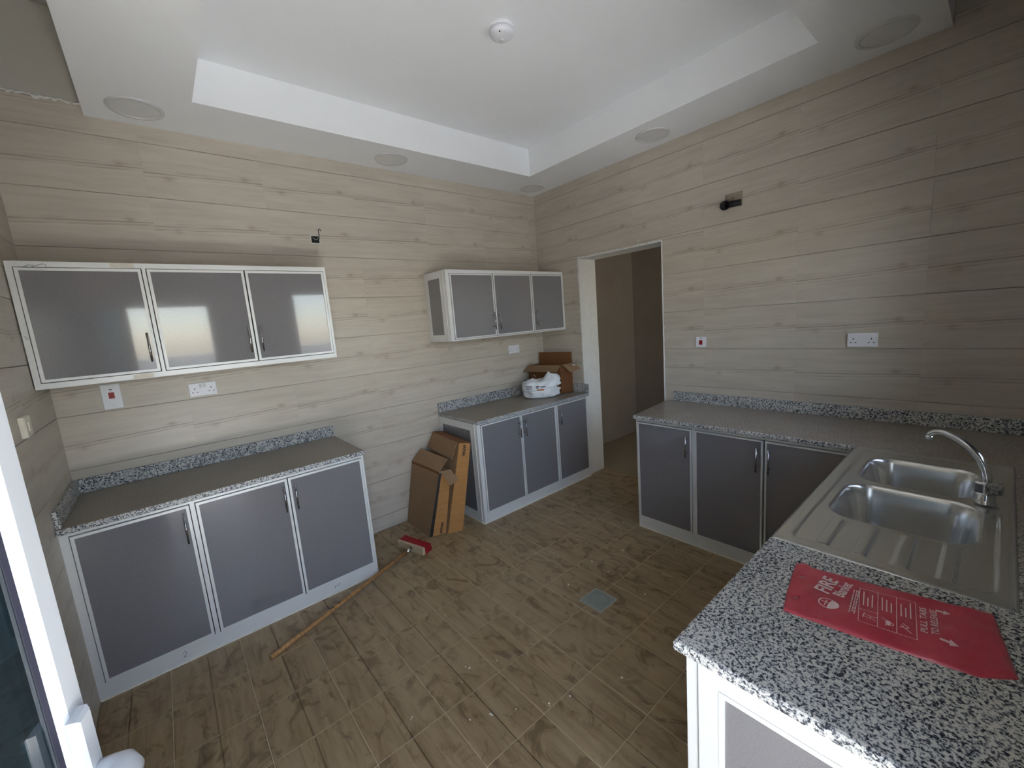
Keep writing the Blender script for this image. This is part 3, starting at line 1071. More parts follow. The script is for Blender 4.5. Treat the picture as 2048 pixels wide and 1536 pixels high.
# ================================================================== fire blanket pouch
fb = thing('fire_blanket_pouch', 'flat red vinyl fire blanket pouch with white print, on granite', 'pouch', (0, 0, 0.884))
out = [(-2.124, -2.939), (-2.056, -2.925), (-1.943, -2.908), (-1.890, -2.902), (-1.871, -2.919), (-1.884, -2.942), (-1.862, -3.08), (-1.838, -3.226), (-1.829, -3.236),
       (-1.823, -3.272), (-1.86, -3.279), (-2.036, -3.308), (-2.057, -3.285), (-2.079, -3.257), (-2.096, -3.16), (-2.109, -3.082)]
def fb_h(px, py):
    h = 0.0055 + 0.0030 * (noise.noise(Vector((px * 14, py * 9, 3.1))) + 0.4 * noise.noise(Vector((px * 30, py * 42, 1.2))))
    h += 0.0035 * math.exp(-((py + 3.215 + 0.12 * (px + 1.95)) / 0.016) ** 2)
    if py > -2.955:
        h = 0.0035 + 0.3 * (h - 0.004)
    return h
from mathutils.geometry import delaunay_2d_cdt
def inside(p, poly):
    c = False
    for i in range(len(poly)):
        a, b = poly[i], poly[i - 1]
        if (a[1] > p[1]) != (b[1] > p[1]) and p[0] < (b[0] - a[0]) * (p[1] - a[1]) / (b[1] - a[1]) + a[0]:
            c = not c
    return c
def dist_edge(p, poly):
    m = 9
    P2 = Vector(p)
    for i in range(len(poly)):
        a, b = Vector(poly[i - 1]), Vector(poly[i])
        t = max(0, min(1, (P2 - a).dot(b - a) / (b - a).length_squared))
        m = min(m, (a.lerp(b, t) - P2).length)
    return m
def sheet(poly, step, hfun, edge_w, mat, name, parent, holes=()):
    rim = []
    for i in range(len(poly)):
        a, b = Vector(poly[i]), Vector(poly[(i + 1) % len(poly)])
        n = max(1, int((b - a).length / step))
        rim += [a.lerp(b, k / n) for k in range(n)]
    pts = [p.copy() for p in rim]
    xs_, ys_ = [p[0] for p in poly], [p[1] for p in poly]
    x = min(xs_)
    while x < max(xs_):
        y = min(ys_)
        while y < max(ys_):
            if inside((x, y), poly) and dist_edge((x, y), poly) > step * 0.45 and all(math.hypot(x - h[0], y - h[1]) > h[2] * 1.35 for h in holes):
                pts.append(Vector((x, y)))
            y += step
        x += step
    n = len(rim)
    edges = [(i, (i + 1) % n) for i in range(n)]
    for hx, hy, hr in holes:
        k0 = len(pts)
        pts += [Vector((hx + hr * math.cos(2 * PI * k / 16), hy + hr * 0.85 * math.sin(2 * PI * k / 16))) for k in range(16)]
        edges += [(k0 + k, k0 + (k + 1) % 16) for k in range(16)]
    res = delaunay_2d_cdt(pts, edges, [list(range(n))], 1, 1e-6)
    bm = bmesh.new()
    top = []
    for p in res[0]:
        d = dist_edge(p, poly)
        top.append(bm.verts.new((p.x, p.y, 0.0012 + max(0.0, hfun(p.x, p.y)) * sst(d / edge_w) ** 0.6)))
    for f in res[2]:
        cf = sum((res[0][i] for i in f), Vector((0, 0))) / len(f)
        if any(math.hypot(cf.x - h[0], (cf.y - h[1]) / 0.85) < h[2] * 0.98 for h in holes):
            continue
        try:
            fc = bm.faces.new([top[i] for i in f])
            fc.smooth = True
        except ValueError:
            pass
    bmesh.ops.recalc_face_normals(bm, faces=bm.faces[:])
    if sum(f.normal.z for f in bm.faces) < 0:
        bmesh.ops.reverse_faces(bm, faces=bm.faces[:])
    ext = bmesh.ops.extrude_edge_only(bm, edges=[e for e in bm.edges if e.is_boundary])
    for v in ext['geom']:
        if isinstance(v, bmesh.types.BMVert):
            v.co.z = 0.0
    return obj(name, bm, mat, parent, fix=False)
pouch = sheet(out, 0.008, fb_h, 0.012, 'red_vinyl', 'pouch', fb, ((-1.95, -2.932, 0.0065), (-2.054, -2.946, 0.0065)))
def fb_z(px, py):
    return 0.0012 + max(0.0, fb_h(px, py)) * sst(dist_edge((px, py), out) / 0.012) ** 0.6
# print: frame of the label is turned a little, following the pouch
FA = math.radians(-3.5)
def fb_text(body, size, cx, cy, mat='print_white', bold=0.0, xs=1.0, shear=0.0, name='print', rot=FA):
    me = text_mesh(name, body, size, mat, 0.0, bold, shear, xs)
    ca, sa = math.cos(rot), math.sin(rot)
    for v in me.vertices:
        px, py = cx + v.co.x * ca - v.co.y * sa, cy + v.co.x * sa + v.co.y * ca
        v.co = (px, py, fb_z(px, py) + 0.0007)
    return obj(name, me, None, fb)
def fb_line(p, q, w=0.0012, name='print'):
    p, q = Vector(p), Vector(q)
    d = (q - p)
    n = max(2, int(d.length / 0.006))
    s = Vector((-d.y, d.x)).normalized() * w / 2
    bm = bmesh.new()
    prev = None
    for i in range(n + 1):
        c = p.lerp(q, i / n)
        vs = [bm.verts.new((*(c + s * k), fb_z(c.x, c.y) + 0.0007)) for k in (-1, 1)]
        if prev:
            bm.faces.new((prev[0], vs[0], vs[1], prev[1]))
        prev = vs
    return obj(name, bm, 'print_white', fb)
def fb_shape(pts, name='print'):
    bm = bmesh.new()
    bm.faces.new([bm.verts.new((px, py, fb_z(px, py) + 0.0008)) for px, py in pts])
    bmesh.ops.triangulate(bm, faces=bm.faces[:])
    return obj(name, bm, 'print_white', fb)
fb_text('FIRE', 0.046, -1.957, -2.989, bold=0.0012, xs=0.95, shear=0.12)
fb_text('Blanket', 0.032, -1.950, -3.022, bold=0.0006, xs=0.82)
# round emblem
ec = (-2.036, -3.010)
bm = bmesh.new()
for k in range(32):
    a0, a1 = 2 * PI * k / 32, 2 * PI * (k + 1) / 32
    q = [(ec[0] + r * math.cos(a), ec[1] + r * math.sin(a)) for r, a in ((0.0205, a0), (0.0205, a1), (0.0185, a1), (0.0185, a0))]
    bm.faces.new([bm.verts.new((px, py, fb_z(px, py) + 0.0008)) for px, py in q])
obj('emblem', bm, 'print_white', fb)
fb_shape([(ec[0], ec[1])] + [(ec[0] + 0.0185 * math.cos(a), ec[1] + 0.0185 * math.sin(a)) for a in [PI + (PI * 0.95) * k / 10 for k in range(11)]], 'emblem')
fb_line((ec[0] - 0.012, ec[1] + 0.006), (ec[0] + 0.012, ec[1] + 0.006), 0.002, 'emblem')
fb_line((ec[0] + 0.002, ec[1] - 0.004), (ec[0] + 0.002, ec[1] + 0.017), 0.002, 'emblem')
rnd = random.Random(4)
def text_row(x0, x1, y, hgt, slope=-0.06):
    """row of tiny words too small to read"""
    x = x0
    while x < x1:
        w = rnd.uniform(0.006, 0.018)
        fb_line((x, y + (x - x0) * slope), (min(x + w, x1), y + (min(x + w, x1) - x0) * slope), hgt)
        x += w + 0.003
for k in range(3):
    text_row(-2.040 + 0.006 * (k % 2), -1.930, -3.0505 - 0.0046 * k, 0.0024, 0.09)
# instruction panels
pl = [(-2.060, -3.071), (-1.915, -3.049), (-1.897, -3.150), (-2.044, -3.168)]
fb_line(pl[0], pl[1]); fb_line(pl[1], pl[2]); fb_line(pl[2], pl[3]); fb_line(pl[3], pl[0])
lerp2 = lambda a, b, t: (a[0] + (b[0] - a[0]) * t, a[1] + (b[1] - a[1]) * t)
for t in (0.34, 0.67):
    fb_line(lerp2(pl[0], pl[3], t), lerp2(pl[1], pl[2], t))
fb_line(lerp2(pl[0], pl[1], 0.36), lerp2(lerp2(pl[0], pl[3], 0.34), lerp2(pl[1], pl[2], 0.34), 0.36))
for k, t in enumerate((0.08, 0.16, 0.24, 0.42, 0.50, 0.58, 0.75, 0.83, 0.91)):
    p, q = lerp2(pl[0], pl[3], t), lerp2(pl[1], pl[2], t)
    a_, b_ = lerp2(p, q, 0.50), lerp2(p, q, 0.50 + rnd.uniform(0.25, 0.45))
    fb_line(a_, b_, 0.0022)
# small pictograms: hands on a pull tab, a pan, a wrapped figure
def picto(cx, cy, s, strokes):
    for st in strokes:
        for p, q in zip(st, st[1:]):
            fb_line((cx + p[0] * s, cy + p[1] * s), (cx + q[0] * s, cy + q[1] * s), 0.0016, 'pictogram')
c_ = lerp2(lerp2(pl[0], pl[1], 0.2), lerp2(pl[3], pl[2], 0.2), 0.17)
picto(c_[0], c_[1], 0.016, [[(-0.7, 0.5), (0.7, 0.5)], [(-0.3, 0.5), (-0.3, -0.7), (-0.6, -0.9)], [(0.3, 0.5), (0.3, -0.7), (0.6, -0.9)], [(-0.3, -0.3), (0.3, -0.3)]])
c_ = lerp2(lerp2(pl[0], pl[1], 0.2), lerp2(pl[3], pl[2], 0.2), 0.5)
picto(c_[0], c_[1], 0.016, [[(-0.9, 0), (0.5, 0), (0.8, 0.7)], [(-0.6, 0), (-0.4, -0.7), (0.2, -0.7), (0.5, 0)]])
fb_shape([(c_[0] - 0.012, c_[1] - 0.004), (c_[0] - 0.002, c_[1] - 0.008), (c_[0] + 0.009, c_[1] - 0.004), (c_[0] + 0.002, c_[1] + 0.004)], 'pictogram')
c_ = lerp2(lerp2(pl[0], pl[1], 0.2), lerp2(pl[3], pl[2], 0.2), 0.84)
picto(c_[0], c_[1], 0.015, [[(-0.8, -0.6), (-0.2, 0.2), (0.3, -0.2), (0.9, 0.6)], [(-0.3, 0.8), (0, 0.3), (0.4, 0.7)]])
fb_text('PULL TABS', 0.0165, -1.957, -3.170, bold=0.0003, xs=1.30, rot=math.radians(7))
fb_text('TO RELEASE', 0.0165, -1.952, -3.187, bold=0.0003, xs=1.12, rot=math.radians(7))
def arrow(cx, cy, s):
    pts = [(-0.25, 0.9), (0.25, 0.9), (0.25, -0.1), (0.7, -0.1), (0, -1.0), (-0.7, -0.1), (-0.25, -0.1)]
    fb_shape([(cx + p[0] * s, cy + p[1] * s) for p in pts], 'arrow')
arrow(-2.012, -3.213, 0.015)
arrow(-1.899, -3.196, 0.013)
# ================================================================== sockets and switches
def rect_plate(w, h, d=0.009, bev=0.0035):
    return box_bm(-w / 2, w / 2, -d, 0, -h / 2, h / 2, bev, 2)
def pin_holes(parent, cx, cz):
    bm = bmesh.new()
    y = -0.0094
    bx(bm, cx - 0.0022, cx + 0.0022, y, -0.008, cz + 0.006, cz + 0.015)
    bx(bm, cx - 0.0155, cx - 0.0075, y, -0.008, cz - 0.0135, cz - 0.0095)
    bx(bm, cx + 0.0075, cx + 0.0155, y, -0.008, cz - 0.0135, cz - 0.0095)
    obj('pin_holes', bm, 'dark_hole', parent)
def screw(parent, cx, cz):
    bm = bmesh.new()
    tube(bm, [(cx, -0.0096, cz), (cx, -0.008, cz)], 0.0028, 10)
    obj('screw', bm, 'grey_rocker', parent)
def double_socket(label, loc, rotz, rockers=True):
    t = thing('double_socket', label, 'socket', loc, rotz)
    obj('face_plate', rect_plate(0.142, 0.083), 'socket_white', t)
    for s in (-1, 1):
        pin_holes(t, s * 0.042, -0.004)
        screw(t, s * 0.064, -0.002)
    for s in (-1, 1):
        obj('rocker', box_bm(s * 0.0095 - 0.007, s * 0.0095 + 0.007, -0.0115, -0.008, 0.012, 0.034, 0.0012), 'grey_rocker' if rockers else 'socket_white', t)
    return t
double_socket('white double socket under the cabinet with reflections, on wall tile', (-3.019, 0, 1.366), 0)
double_socket('white double socket low under the corner wall cabinet', (-0.428, 0, 1.352), 0, False)
double_socket('white double socket alone on the right wall above the worktop', (0, -2.704, 1.366), -PI / 2, False)
def cooker_switch(label, loc, rotz, w, h, rz):
    t = thing('cooker_switch', label, 'switch', loc, rotz)
    obj('face_plate', rect_plate(w, h), 'socket_white', t)
    bm = box_bm(-0.012, 0.012, -0.0135, -0.008, rz - 0.017, rz + 0.017, 0.0015)
    obj('rocker', bm, 'red_rocker', t)
    obj('indicator', box_bm(-0.007, 0.007, -0.0098, -0.008, rz + 0.031, rz + 0.035), 'dark_hole', t)
    return t
c1_ = cooker_switch('tall white cooker switch plate with red rocker beneath wall cabinet', (-3.434, 0, 1.392), 0, 0.083, 0.142, 0.006)
obj('indicator', box_bm(-0.005, 0.005, -0.0098, -0.008, 0.028, 0.031), 'grey_rocker', c1_)
screw(c1_, 0.002, -0.056)
c2_ = cooker_switch('small square white switch with red rocker beside the doorway', (0, -1.738, 1.366), -PI / 2, 0.083, 0.080, -0.004)
for s in (-1, 1):
    screw(c2_, s * 0.033, -0.002)
t = thing('light_switch', 'light switch on the shadowed left wall above the countertop', 'switch', (-W, -0.692, 1.366), PI / 2)
obj('back_box', box_bm(-0.046, 0.046, -0.018, 0, -0.043, 0.043, 0.003), 'socket_cream', t)
obj('face_plate', box_bm(-0.044, 0.044, -0.0205, -0.0175, -0.041, 0.041, 0.001), 'socket_cream', t)
obj('rocker', box_bm(-0.010, 0.010, -0.0235, -0.020, -0.018, 0.018, 0.0015), 'socket_cream', t)

# unfinished outlet in the back wall with wires
t = thing('cable_outlet', 'open black outlet box with loose wires in the back wall', 'outlet', (-2.216, 0, 2.326))
bm = bmesh.new()
for (a, b, c, d) in ((-0.031, -0.027, -0.030, 0.026), (0.027, 0.031, -0.030, 0.034), (-0.027, 0.027, -0.030, -0.026), (-0.027, 0.027, 0.022, 0.026)):
    bx(bm, a, b, -0.004, 0.001, c, d)
obj('plaster_rim', bm, 'plaster_white', t)
obj('back_box', box_bm(-0.027, 0.027, -0.0025, 0.0, -0.026, 0.022), 'black_plastic', t)
bm = bmesh.new()
tube(bm, [(0.020, -0.003, -0.022), (0.024, -0.014, 0.005), (0.026, -0.016, 0.035), (0.026, -0.014, 0.062), (0.032, -0.016, 0.070), (0.040, -0.016, 0.064), (0.042, -0.016, 0.056)], 0.0028, 8)
obj('wire', bm, 'black_plastic', t)
bm = bmesh.new()
tube(bm, [(-0.022, -0.003, 0.014), (-0.008, -0.016, -0.002), (0.006, -0.018, -0.006), (0.016, -0.012, 0.006), (0.022, -0.004, 0.018)], 0.0035, 8)
obj('wire', bm, 'handle_steel', t)
bm = bmesh.new()
tube(bm, [(-0.024, -0.003, -0.008), (-0.006, -0.012, -0.020), (0.014, -0.012, -0.016), (0.020, -0.004, 0.0)], 0.004, 8)
obj('wire', bm, 'black_plastic', t)

# black duct stub in the right wall
t = thing('duct_stub', 'black pipe stub poking from a mortared hole in right wall', 'pipe', (0, -1.972, 2.346), -PI / 2)
obj('mortar_patch', box_bm(-0.054, 0.054, -0.002, 0.002, -0.047, 0.047), 'mortar', t)
bm = bmesh.new()
tube(bm, [(-0.046, -0.020, -0.025), (0.0, -0.014, -0.025), (0.050, -0.004, -0.025)], [0.0205, 0.0205, 0.019], 18)
obj('conduit', bm, 'black_plastic', t)
bm = bmesh.new()
for (a, b, c, d) in ((-0.056, -0.053, -0.020, 0.048), (0.053, 0.056, -0.048, 0.048), (-0.056, 0.056, 0.046, 0.049)):
    bx(bm, a, b, -0.004, 0.0, c, d)
obj('hole_edge', bm, 'mortar', t)
bm = bmesh.new()
def pipe(bm, p0, p1, ro, ri, seg=24):
    p0, p1 = Vector(p0), Vector(p1)
    ax = (p1 - p0).normalized()
    n = ax.cross(Vector((0, 0, 1))).normalized()
    b = ax.cross(n)
    R = []
    for (p, r) in ((p0, ro), (p1, ro), (p1, ri), (p0, ri)):
        R.append([bm.verts.new(p + r * (math.cos(2 * PI * k / seg) * n + math.sin(2 * PI * k / seg) * b)) for k in range(seg)])
    for A, B in zip(R, R[1:]):
        for k in range(seg):
            bm.faces.new((A[k], A[(k + 1) % seg], B[(k + 1) % seg], B[k])).smooth = True
    bm.faces.new(R[3])
pipe(bm, (-0.052, -0.012, -0.022), (-0.035, -0.060, -0.033), 0.0315, 0.0275)
obj('pipe', bm, 'black_plastic', t)
bm = bmesh.new()
tube(bm, [(-0.01, -0.004, 0.02), (0.0, -0.02, 0.0), (0.014, -0.018, -0.004), (0.028, -0.006, 0.012)], 0.005, 8)
obj('mortar_lump', bm, 'mortar', t)

# ================================================================== ceiling fittings
def downlight(label, x, y):
    t = thing('ceiling_downlight', label, 'light', (x, y, HC), 0, 'flush round downlights')
    bm = bmesh.new()
    lathe(bm, [(0.121, 0.002), (0.121, -0.004), (0.118, -0.0075), (0.105, -0.009), (0.100, -0.007), (0.100, -0.002)], seg=56)
    obj('bezel', bm, 'downlight_rim', t)
    bm = bmesh.new()
    lathe(bm, [(0.1005, -0.0045), (0.06, -0.0052), (0.0, -0.0055)], seg=56)
    obj('diffuser', bm, 'downlight_face', t)
    return t
downlight('round flush downlight at the end of ceiling over the reflecting wall cabinet', -3.088, -0.214)
downlight('round flush downlight above the bare wall between the wall cabinets', -1.660, -0.218)
downlight('round flush downlight tucked in the inner ceiling corner', -0.211, -0.200)
downlight('round flush downlight above the doorway and duct stub', -0.224, -1.500)
downlight('round flush downlight above the sink side of the right wall', -0.232, -2.776)
t = thing('smoke_detector', 'white round smoke detector on the raised ceiling tray', 'smoke detector', (-1.610, -1.487, TRZ))
bm = bmesh.new()
lathe(bm, [(0.060, 0.0), (0.060, -0.010), (0.0, -0.010)], seg=40)
obj('base_plate', bm, 'smoke_white', t)
bm = bmesh.new()
lathe(bm, [(0.052, -0.010), (0.052, -0.018), (0.062, -0.020), (0.063, -0.030), (0.056, -0.042), (0.040, -0.047), (0.0, -0.048)], seg=40)
obj('cover', bm, 'smoke_white', t)
obj('led', box_bm(-0.040, -0.034, -0.03, -0.024, -0.0475, -0.0445), 'dark_hole', t)
bm = bmesh.new()
lathe(bm, [(0.013, -0.0465), (0.012, -0.0495), (0.0, -0.050)], (0.012, 0.016, 0), 20)
obj('test_button', bm, 'downlight_face', t)

# ================================================================== floor drain
t = thing('floor_drain', 'square metal floor drain cover set in the brown tiles', 'drain', (-1.480, -1.8215, 0))
bm = bmesh.new()
for (a, b, c, d) in ((-0.077, 0.077, -0.077, -0.072), (-0.077, 0.077, 0.072, 0.077), (-0.077, -0.072, -0.072, 0.072), (0.072, 0.077, -0.072, 0.072)):
    bx(bm, a, b, c, d, -0.001, 0.003)
obj('drain_frame', bm, 'drain_edge', t)
obj('drain_plate', box_bm(-0.072, 0.072, -0.072, 0.072, -0.001, 0.0018), 'drain_plate', t)
bm = bmesh.new()
lathe(bm, [(0.060, 0.0018), (0.060, 0.0026), (0.056, 0.0028), (0.054, 0.0022), (0.0, 0.0022)], seg=40)
obj('drain_cover', bm, 'drain_plate', t)

# ================================================================== broom
bro = thing('push_broom', 'wooden stick broom with red bristles lying on the floor', 'broom', (0, 0, 0))
bm = bmesh.new()
s0, s1 = Vector((-2.998, -0.897, 0.0135)), Vector((-2.036, -0.540, 0.046))
tube(bm, [s0, s0.lerp(s1, 0.004), s0.lerp(s1, 0.5), s1], [0.0115, 0.013, 0.013, 0.0122], 14)
# the stick is laid out along its own axis so that the grain follows it
obj('stick', bm, 'stick_wood', bro)
bm = bmesh.new()
d_ = (s1 - s0).normalized()
tube(bm, [s1 - d_ * 0.022, s1 + d_ * 0.028], [0.0138, 0.0128], 14)
obj('ferrule', bm, 'chrome', bro)
bm = bmesh.new()
for tt, ln in ((0.415, 0.02), (0.365, 0.03)):
    q = s0.lerp(s1, tt) + Vector((0, 0, 0.0128))
    tube(bm, [q - d_ * ln / 2, q, q + d_ * ln / 2], [0.001, 0.003, 0.001], 8)
obj('stick_knot', bm, 'print_dark', bro)
# head: local x along the length, y out of the bristles
hdir = Vector((0.075, -0.255, 0)).normalized()
hang = math.atan2(hdir.y, hdir.x)
hb = obj('block', box_bm(-0.135, 0.135, -0.012, 0.012, -0.027, 0.027, 0.004), 'broom_block', bro, (-1.990, -0.484, 0.0285), hang)
bm = bmesh.new()
rnd = random.Random(11)
for i in range(30):
    for j in range(6):
        x = -0.131 + 0.262 * i / 29
        z = -0.021 + 0.042 * j / 5
        fx, fz = x + rnd.uniform(-0.003, 0.003), z * 1.12 + rnd.uniform(-0.002, 0.002)
        L_ = 0.062 + rnd.uniform(-0.004, 0.006)
        a = [bm.verts.new((x + sx * 0.0055, 0.010, z + sz * 0.0055)) for sx, sz in ((-1, -1), (1, -1), (1, 1), (-1, 1))]
        b = [bm.verts.new((fx + sx * 0.0048, 0.010 + L_, max(-0.0265, fz + sz * 0.0048))) for sx, sz in ((-1, -1), (1, -1), (1, 1), (-1, 1))]
        for k in range(4):
            bm.faces.new((a[k], a[(k + 1) % 4], b[(k + 1) % 4], b[k]))
        bm.faces.new(b)
br = obj('bristles', bm, 'bristle_red', bro, (-1.990, -0.484, 0.0285), hang)
br['kind'] = 'stuff'

# ================================================================== cartons
def slab_quad(bm, p, th):
    """quad p (4 points) given a thickness th along its normal"""
    p = [Vector(v) for v in p]
    n = (p[1] - p[0]).cross(p[3] - p[0]).normalized() * th
    a = [bm.verts.new(v) for v in p]
    b = [bm.verts.new(v + n) for v in p]
    bm.faces.new(list(reversed(a)))
    bm.faces.new(b)
    for k in range(4):
        bm.faces.new((a[k], a[(k + 1) % 4], b[(k + 1) % 4], b[k]))
def panel(name, pts, mat, parent, th=0.004):
    bm = bmesh.new()
    slab_quad(bm, pts, th)
    return obj(name, bm, mat, parent)
def hexa(name, b, tp, mat, parent):
    """closed body from four bottom and four top corners"""
    bm = bmesh.new()
    a = [bm.verts.new(v) for v in b]
    c = [bm.verts.new(v) for v in tp]
    bm.faces.new(list(reversed(a)))
    bm.faces.new(c)
    for k in range(4):
        bm.faces.new((a[k], a[(k + 1) % 4], c[(k + 1) % 4], c[k]))
    return obj(name, bm, mat, parent)

def put_text(body, size, o, ux, uy, mat, parent, name='printed_name', bold=0.0, xs=1.0):
    me = text_mesh(name, body, size, mat, 0.0, bold, 0, xs)
    ux, uy = Vector(ux).normalized(), Vector(uy).normalized()
    n = ux.cross(uy)
    for v in me.vertices:
        v.co = Vector(o) + ux * v.co.x + uy * v.co.y + n * 0.004
    return obj(name, me, None, parent)

# front flat carton, leaning to the right
k1 = thing('flat_carton', 'shorter flat brown carton with open flaps leaning by the base cabinet', 'carton')
B0, B1, B2, B3 = (-1.790, -0.012, 0), (-1.797, -0.408, 0), (-1.668, -0.444, 0), (-1.661, -0.048, 0)
T0, T1 = (-1.682, -0.012, 0.520), (-1.656, -0.424, 0.508)
T2, T3 = (-1.568, -0.450, 0.500), (-1.590, -0.048, 0.512)
body = hexa('body', [B0, B1, B2, B3], [T0, T1, T2, T3], 'cardboard', k1)
V = Vector
def quad_on(a, b, c, d, u0, u1, v0, v1):
    """sub-rectangle of a bilinear quad a,b (bottom) c,d (top right, top left)"""
    f = lambda u, v: (V(a) * (1 - u) + V(b) * u) * (1 - v) + (V(d) * (1 - u) + V(c) * u) * v
    return [f(u0, v0), f(u1, v0), f(u1, v1), f(u0, v1)]
# orange end, dark strip down the corner
panel('end_panel', quad_on(B1, B2, T2, T1, 0.22, 1.0, 0.0, 0.93), 'cardboard_orange', k1, 0.002)
panel('edge_strip', quad_on(B1, B2, T2, T1, 0.0, 0.2, 0.0, 0.97), 'strip_black', k1, 0.0025)
panel('fold_strip', quad_on(B0, B1, T1, T0, 0.0, 1.0, 0.955, 0.985), 'cardboard_dark', k1, 0.0015)  # darker strip laid along the top fold
R0, R1 = (-1.590, -0.020, 0.605), (-1.578, -0.432, 0.590)
panel('long_flap', [T0, T1, R1, R0], 'cardboard', k1, -0.004)
panel('end_flap', [V(T1) + V((0.012, -0.004, -0.012)), V(T1) + V((0.085, -0.03, 0.0)), V((-1.56, -0.545, 0.435)), V((-1.625, -0.52, 0.405))], 'cardboard', k1, -0.004)
ex = (V(T1) - V(B1)).normalized()
ew = (V(B2) - V(B1)).normalized()
put_text('EATON', 0.026, V(B1) + ex * 0.052 + ew * 0.092, ex, -ew, 'print_dark', k1, 'printed_name', 0.0014)

# rear flat carton, leaning on the side of the cabinet
k2 = thing('flat_carton', 'taller flat brown carton leaning against the side of the base cabinet', 'carton')
b0, b1, b2, b3 = (-1.655, -0.050, 0), (-1.664, -0.470, 0), (-1.551, -0.516, 0), (-1.540, -0.050, 0)
t0, t1, t2, t3 = (-1.462, -0.030, 0.722), (-1.503, -0.513, 0.716), (-1.424, -0.552, 0.702), (-1.384, -0.060, 0.708)
hexa('body', [b0, b1, b2, b3], [t0, t1, t2, t3], 'cardboard', k2)
panel('end_panel', quad_on(b1, b2, t2, t1, 0.0, 1.0, 0.0, 1.0), 'cardboard_orange', k2, 0.002)
panel('long_flap', [V(t0) + V((-0.004, 0, 0.004)), V((-1.535, -0.030, 0.60)), V((-1.560, -0.470, 0.592)), V(t1) + V((-0.004, 0.03, 0.004))], 'cardboard', k2, -0.004)
panel('top_flap', [V(t0) + V((0, 0, 0.001)), V(t1) + V((0, 0, 0.001)), V(t2) + V((0, 0, 0.006)), V(t3) + V((0, 0, 0.006))], 'cardboard_dark', k2, 0.004)
ex = (V(t1) - V(b1)).normalized()
ew = (V(t2) - V(t1)).normalized()
put_text('EATON', 0.026, V(t1) - ex * 0.055 + ew * 0.044, -ex, ew, 'print_dark', k2, 'printed_name', 0.0014)

# open carton on the corner countertop
k3 = thing('open_carton', 'open brown cardboard box with raised flaps on corner countertop', 'carton')
z0_, z1_ = 0.875, 1.165
A0, A1, A2, A3 = V((-0.175, -0.400, 0)), V((-0.262, -0.030, 0)), V((-0.100, -0.030, 0)), V((-0.028, -0.424, 0))
def at(p, z):
    return (p.x, p.y, z)
for nm, p, q in (('front_wall', A1, A0), ('side_wall', A0, A3), ('back_wall', A3, A2), ('side_wall', A2, A1)):
    panel(nm, [at(p, z0_), at(q, z0_), at(q, z1_), at(p, z1_)], 'cardboard_dark', k3, -0.004)
bm = poly_bm([(p.x, p.y) for p in (A0, A3, A2, A1)], z0_, z0_ + 0.004)
obj('bottom', bm, 'cardboard_dark', k3)
panel('front_flap', [at(A1, z1_), at(A0, z1_), V((-0.262, -0.425, 1.108)), V((-0.352, -0.050, 1.112))], 'cardboard', k3, 0.004)
panel('side_flap', [at(A0.lerp(A3, 0.15), z1_), at(A3, z1_ + 0.004), V((-0.022, -0.530, 1.118)), V((-0.140, -0.500, 1.092))], 'cardboard', k3, -0.004)
panel('back_flap', [at(A2, z1_), at(A3, z1_), V((-0.026, -0.426, 1.284)), V((-0.094, -0.030, 1.284))], 'cardboard_dark', k3, 0.004)
pa, pb, pc_ = V((-0.050, -0.424, 1.168)), V((-0.036, -0.505, 1.126)), V((-0.095, -0.49, 1.113))
un, vn = (pb - pa).normalized(), (pb - pc_).normalized()
nn = un.cross(vn)
nn = nn if nn.z > 0 else -nn
bm = bmesh.new()
bm.faces.new([bm.verts.new(pa.lerp(pb, 0.45) + nn * 0.006 + un * 0.017 * math.cos(2 * PI * k / 18) + vn * 0.010 * math.sin(2 * PI * k / 18)) for k in range(18)])
obj('sticker', bm, 'socket_white', k3)

# ================================================================== plastic bag
bag = thing('plastic_bag', 'crumpled white plastic shopping bag in front of open carton', 'bag', (-0.400, -0.345, 0.875), math.radians(-38))
bm = bmesh.new()
NU, NV = 64, 30
rows_ = []
for j in range(NV + 1):
    v = j / NV
    ring = []
    for i in range(NU):
        a = 2 * PI * i / NU
        # a squat sack: flat base, bulging middle, gathered uneven rim
        r = (0.86 + 0.16 * math.sin(PI * min(1, v * 1.05))) if v < 0.8 else 0.98 * (1 - 0.55 * ((v - 0.8) / 0.2) ** 1.6)
        if v < 0.06:
            r *= 0.75 + 0.25 * (v / 0.06)
        ca, sa = math.cos(a), math.sin(a)
        rx, ry = 0.172, 0.100
        px = rx * r * math.copysign(abs(ca) ** 0.8, ca)
        py = ry * r * math.copysign(abs(sa) ** 0.8, sa)
        pz = 0.196 * v ** 0.9 * (1 + 0.16 * ca * v ** 2 + 0.10 * math.cos(2 * a + 0.4) * v ** 3)
        n_ = 1 - 2.2 * abs(noise.noise(V((px * 12 + 2, py * 12, pz * 11))))
        n2_ = 1 - 2 * abs(noise.noise(V((px * 30 + 4, py * 30, pz * 26))))
        cr = 0.91 + 0.19 * n_ + 0.06 * n2_
        # waist crease across the lower half
        cr *= 1 - (0.16 + 0.10 * ca) * math.exp(-((v - 0.40 - 0.05 * ca) / 0.06) ** 2)
        ring.append(bm.verts.new((px * cr, py * cr, max(0.0, pz * (1 + 0.07 * n_ * v)))))
    rows_.append(ring)
for A, B in zip(rows_, rows_[1:]):
    for k in range(NU):
        bm.faces.new((A[k], A[(k + 1) % NU], B[(k + 1) % NU], B[k])).smooth = True
bm.faces.new(list(reversed(rows_[0])))
topc = bm.verts.new((0, 0, 0.170))
for k in range(NU):
    bm.faces.new((rows_[-1][k], rows_[-1][(k + 1) % NU], topc)).smooth = True
bmesh.ops.recalc_face_normals(bm, faces=bm.faces[:])
bvh = BVHTree.FromBMesh(bm)
obj('sack', bm, 'bag_plastic', bag, fix=False)
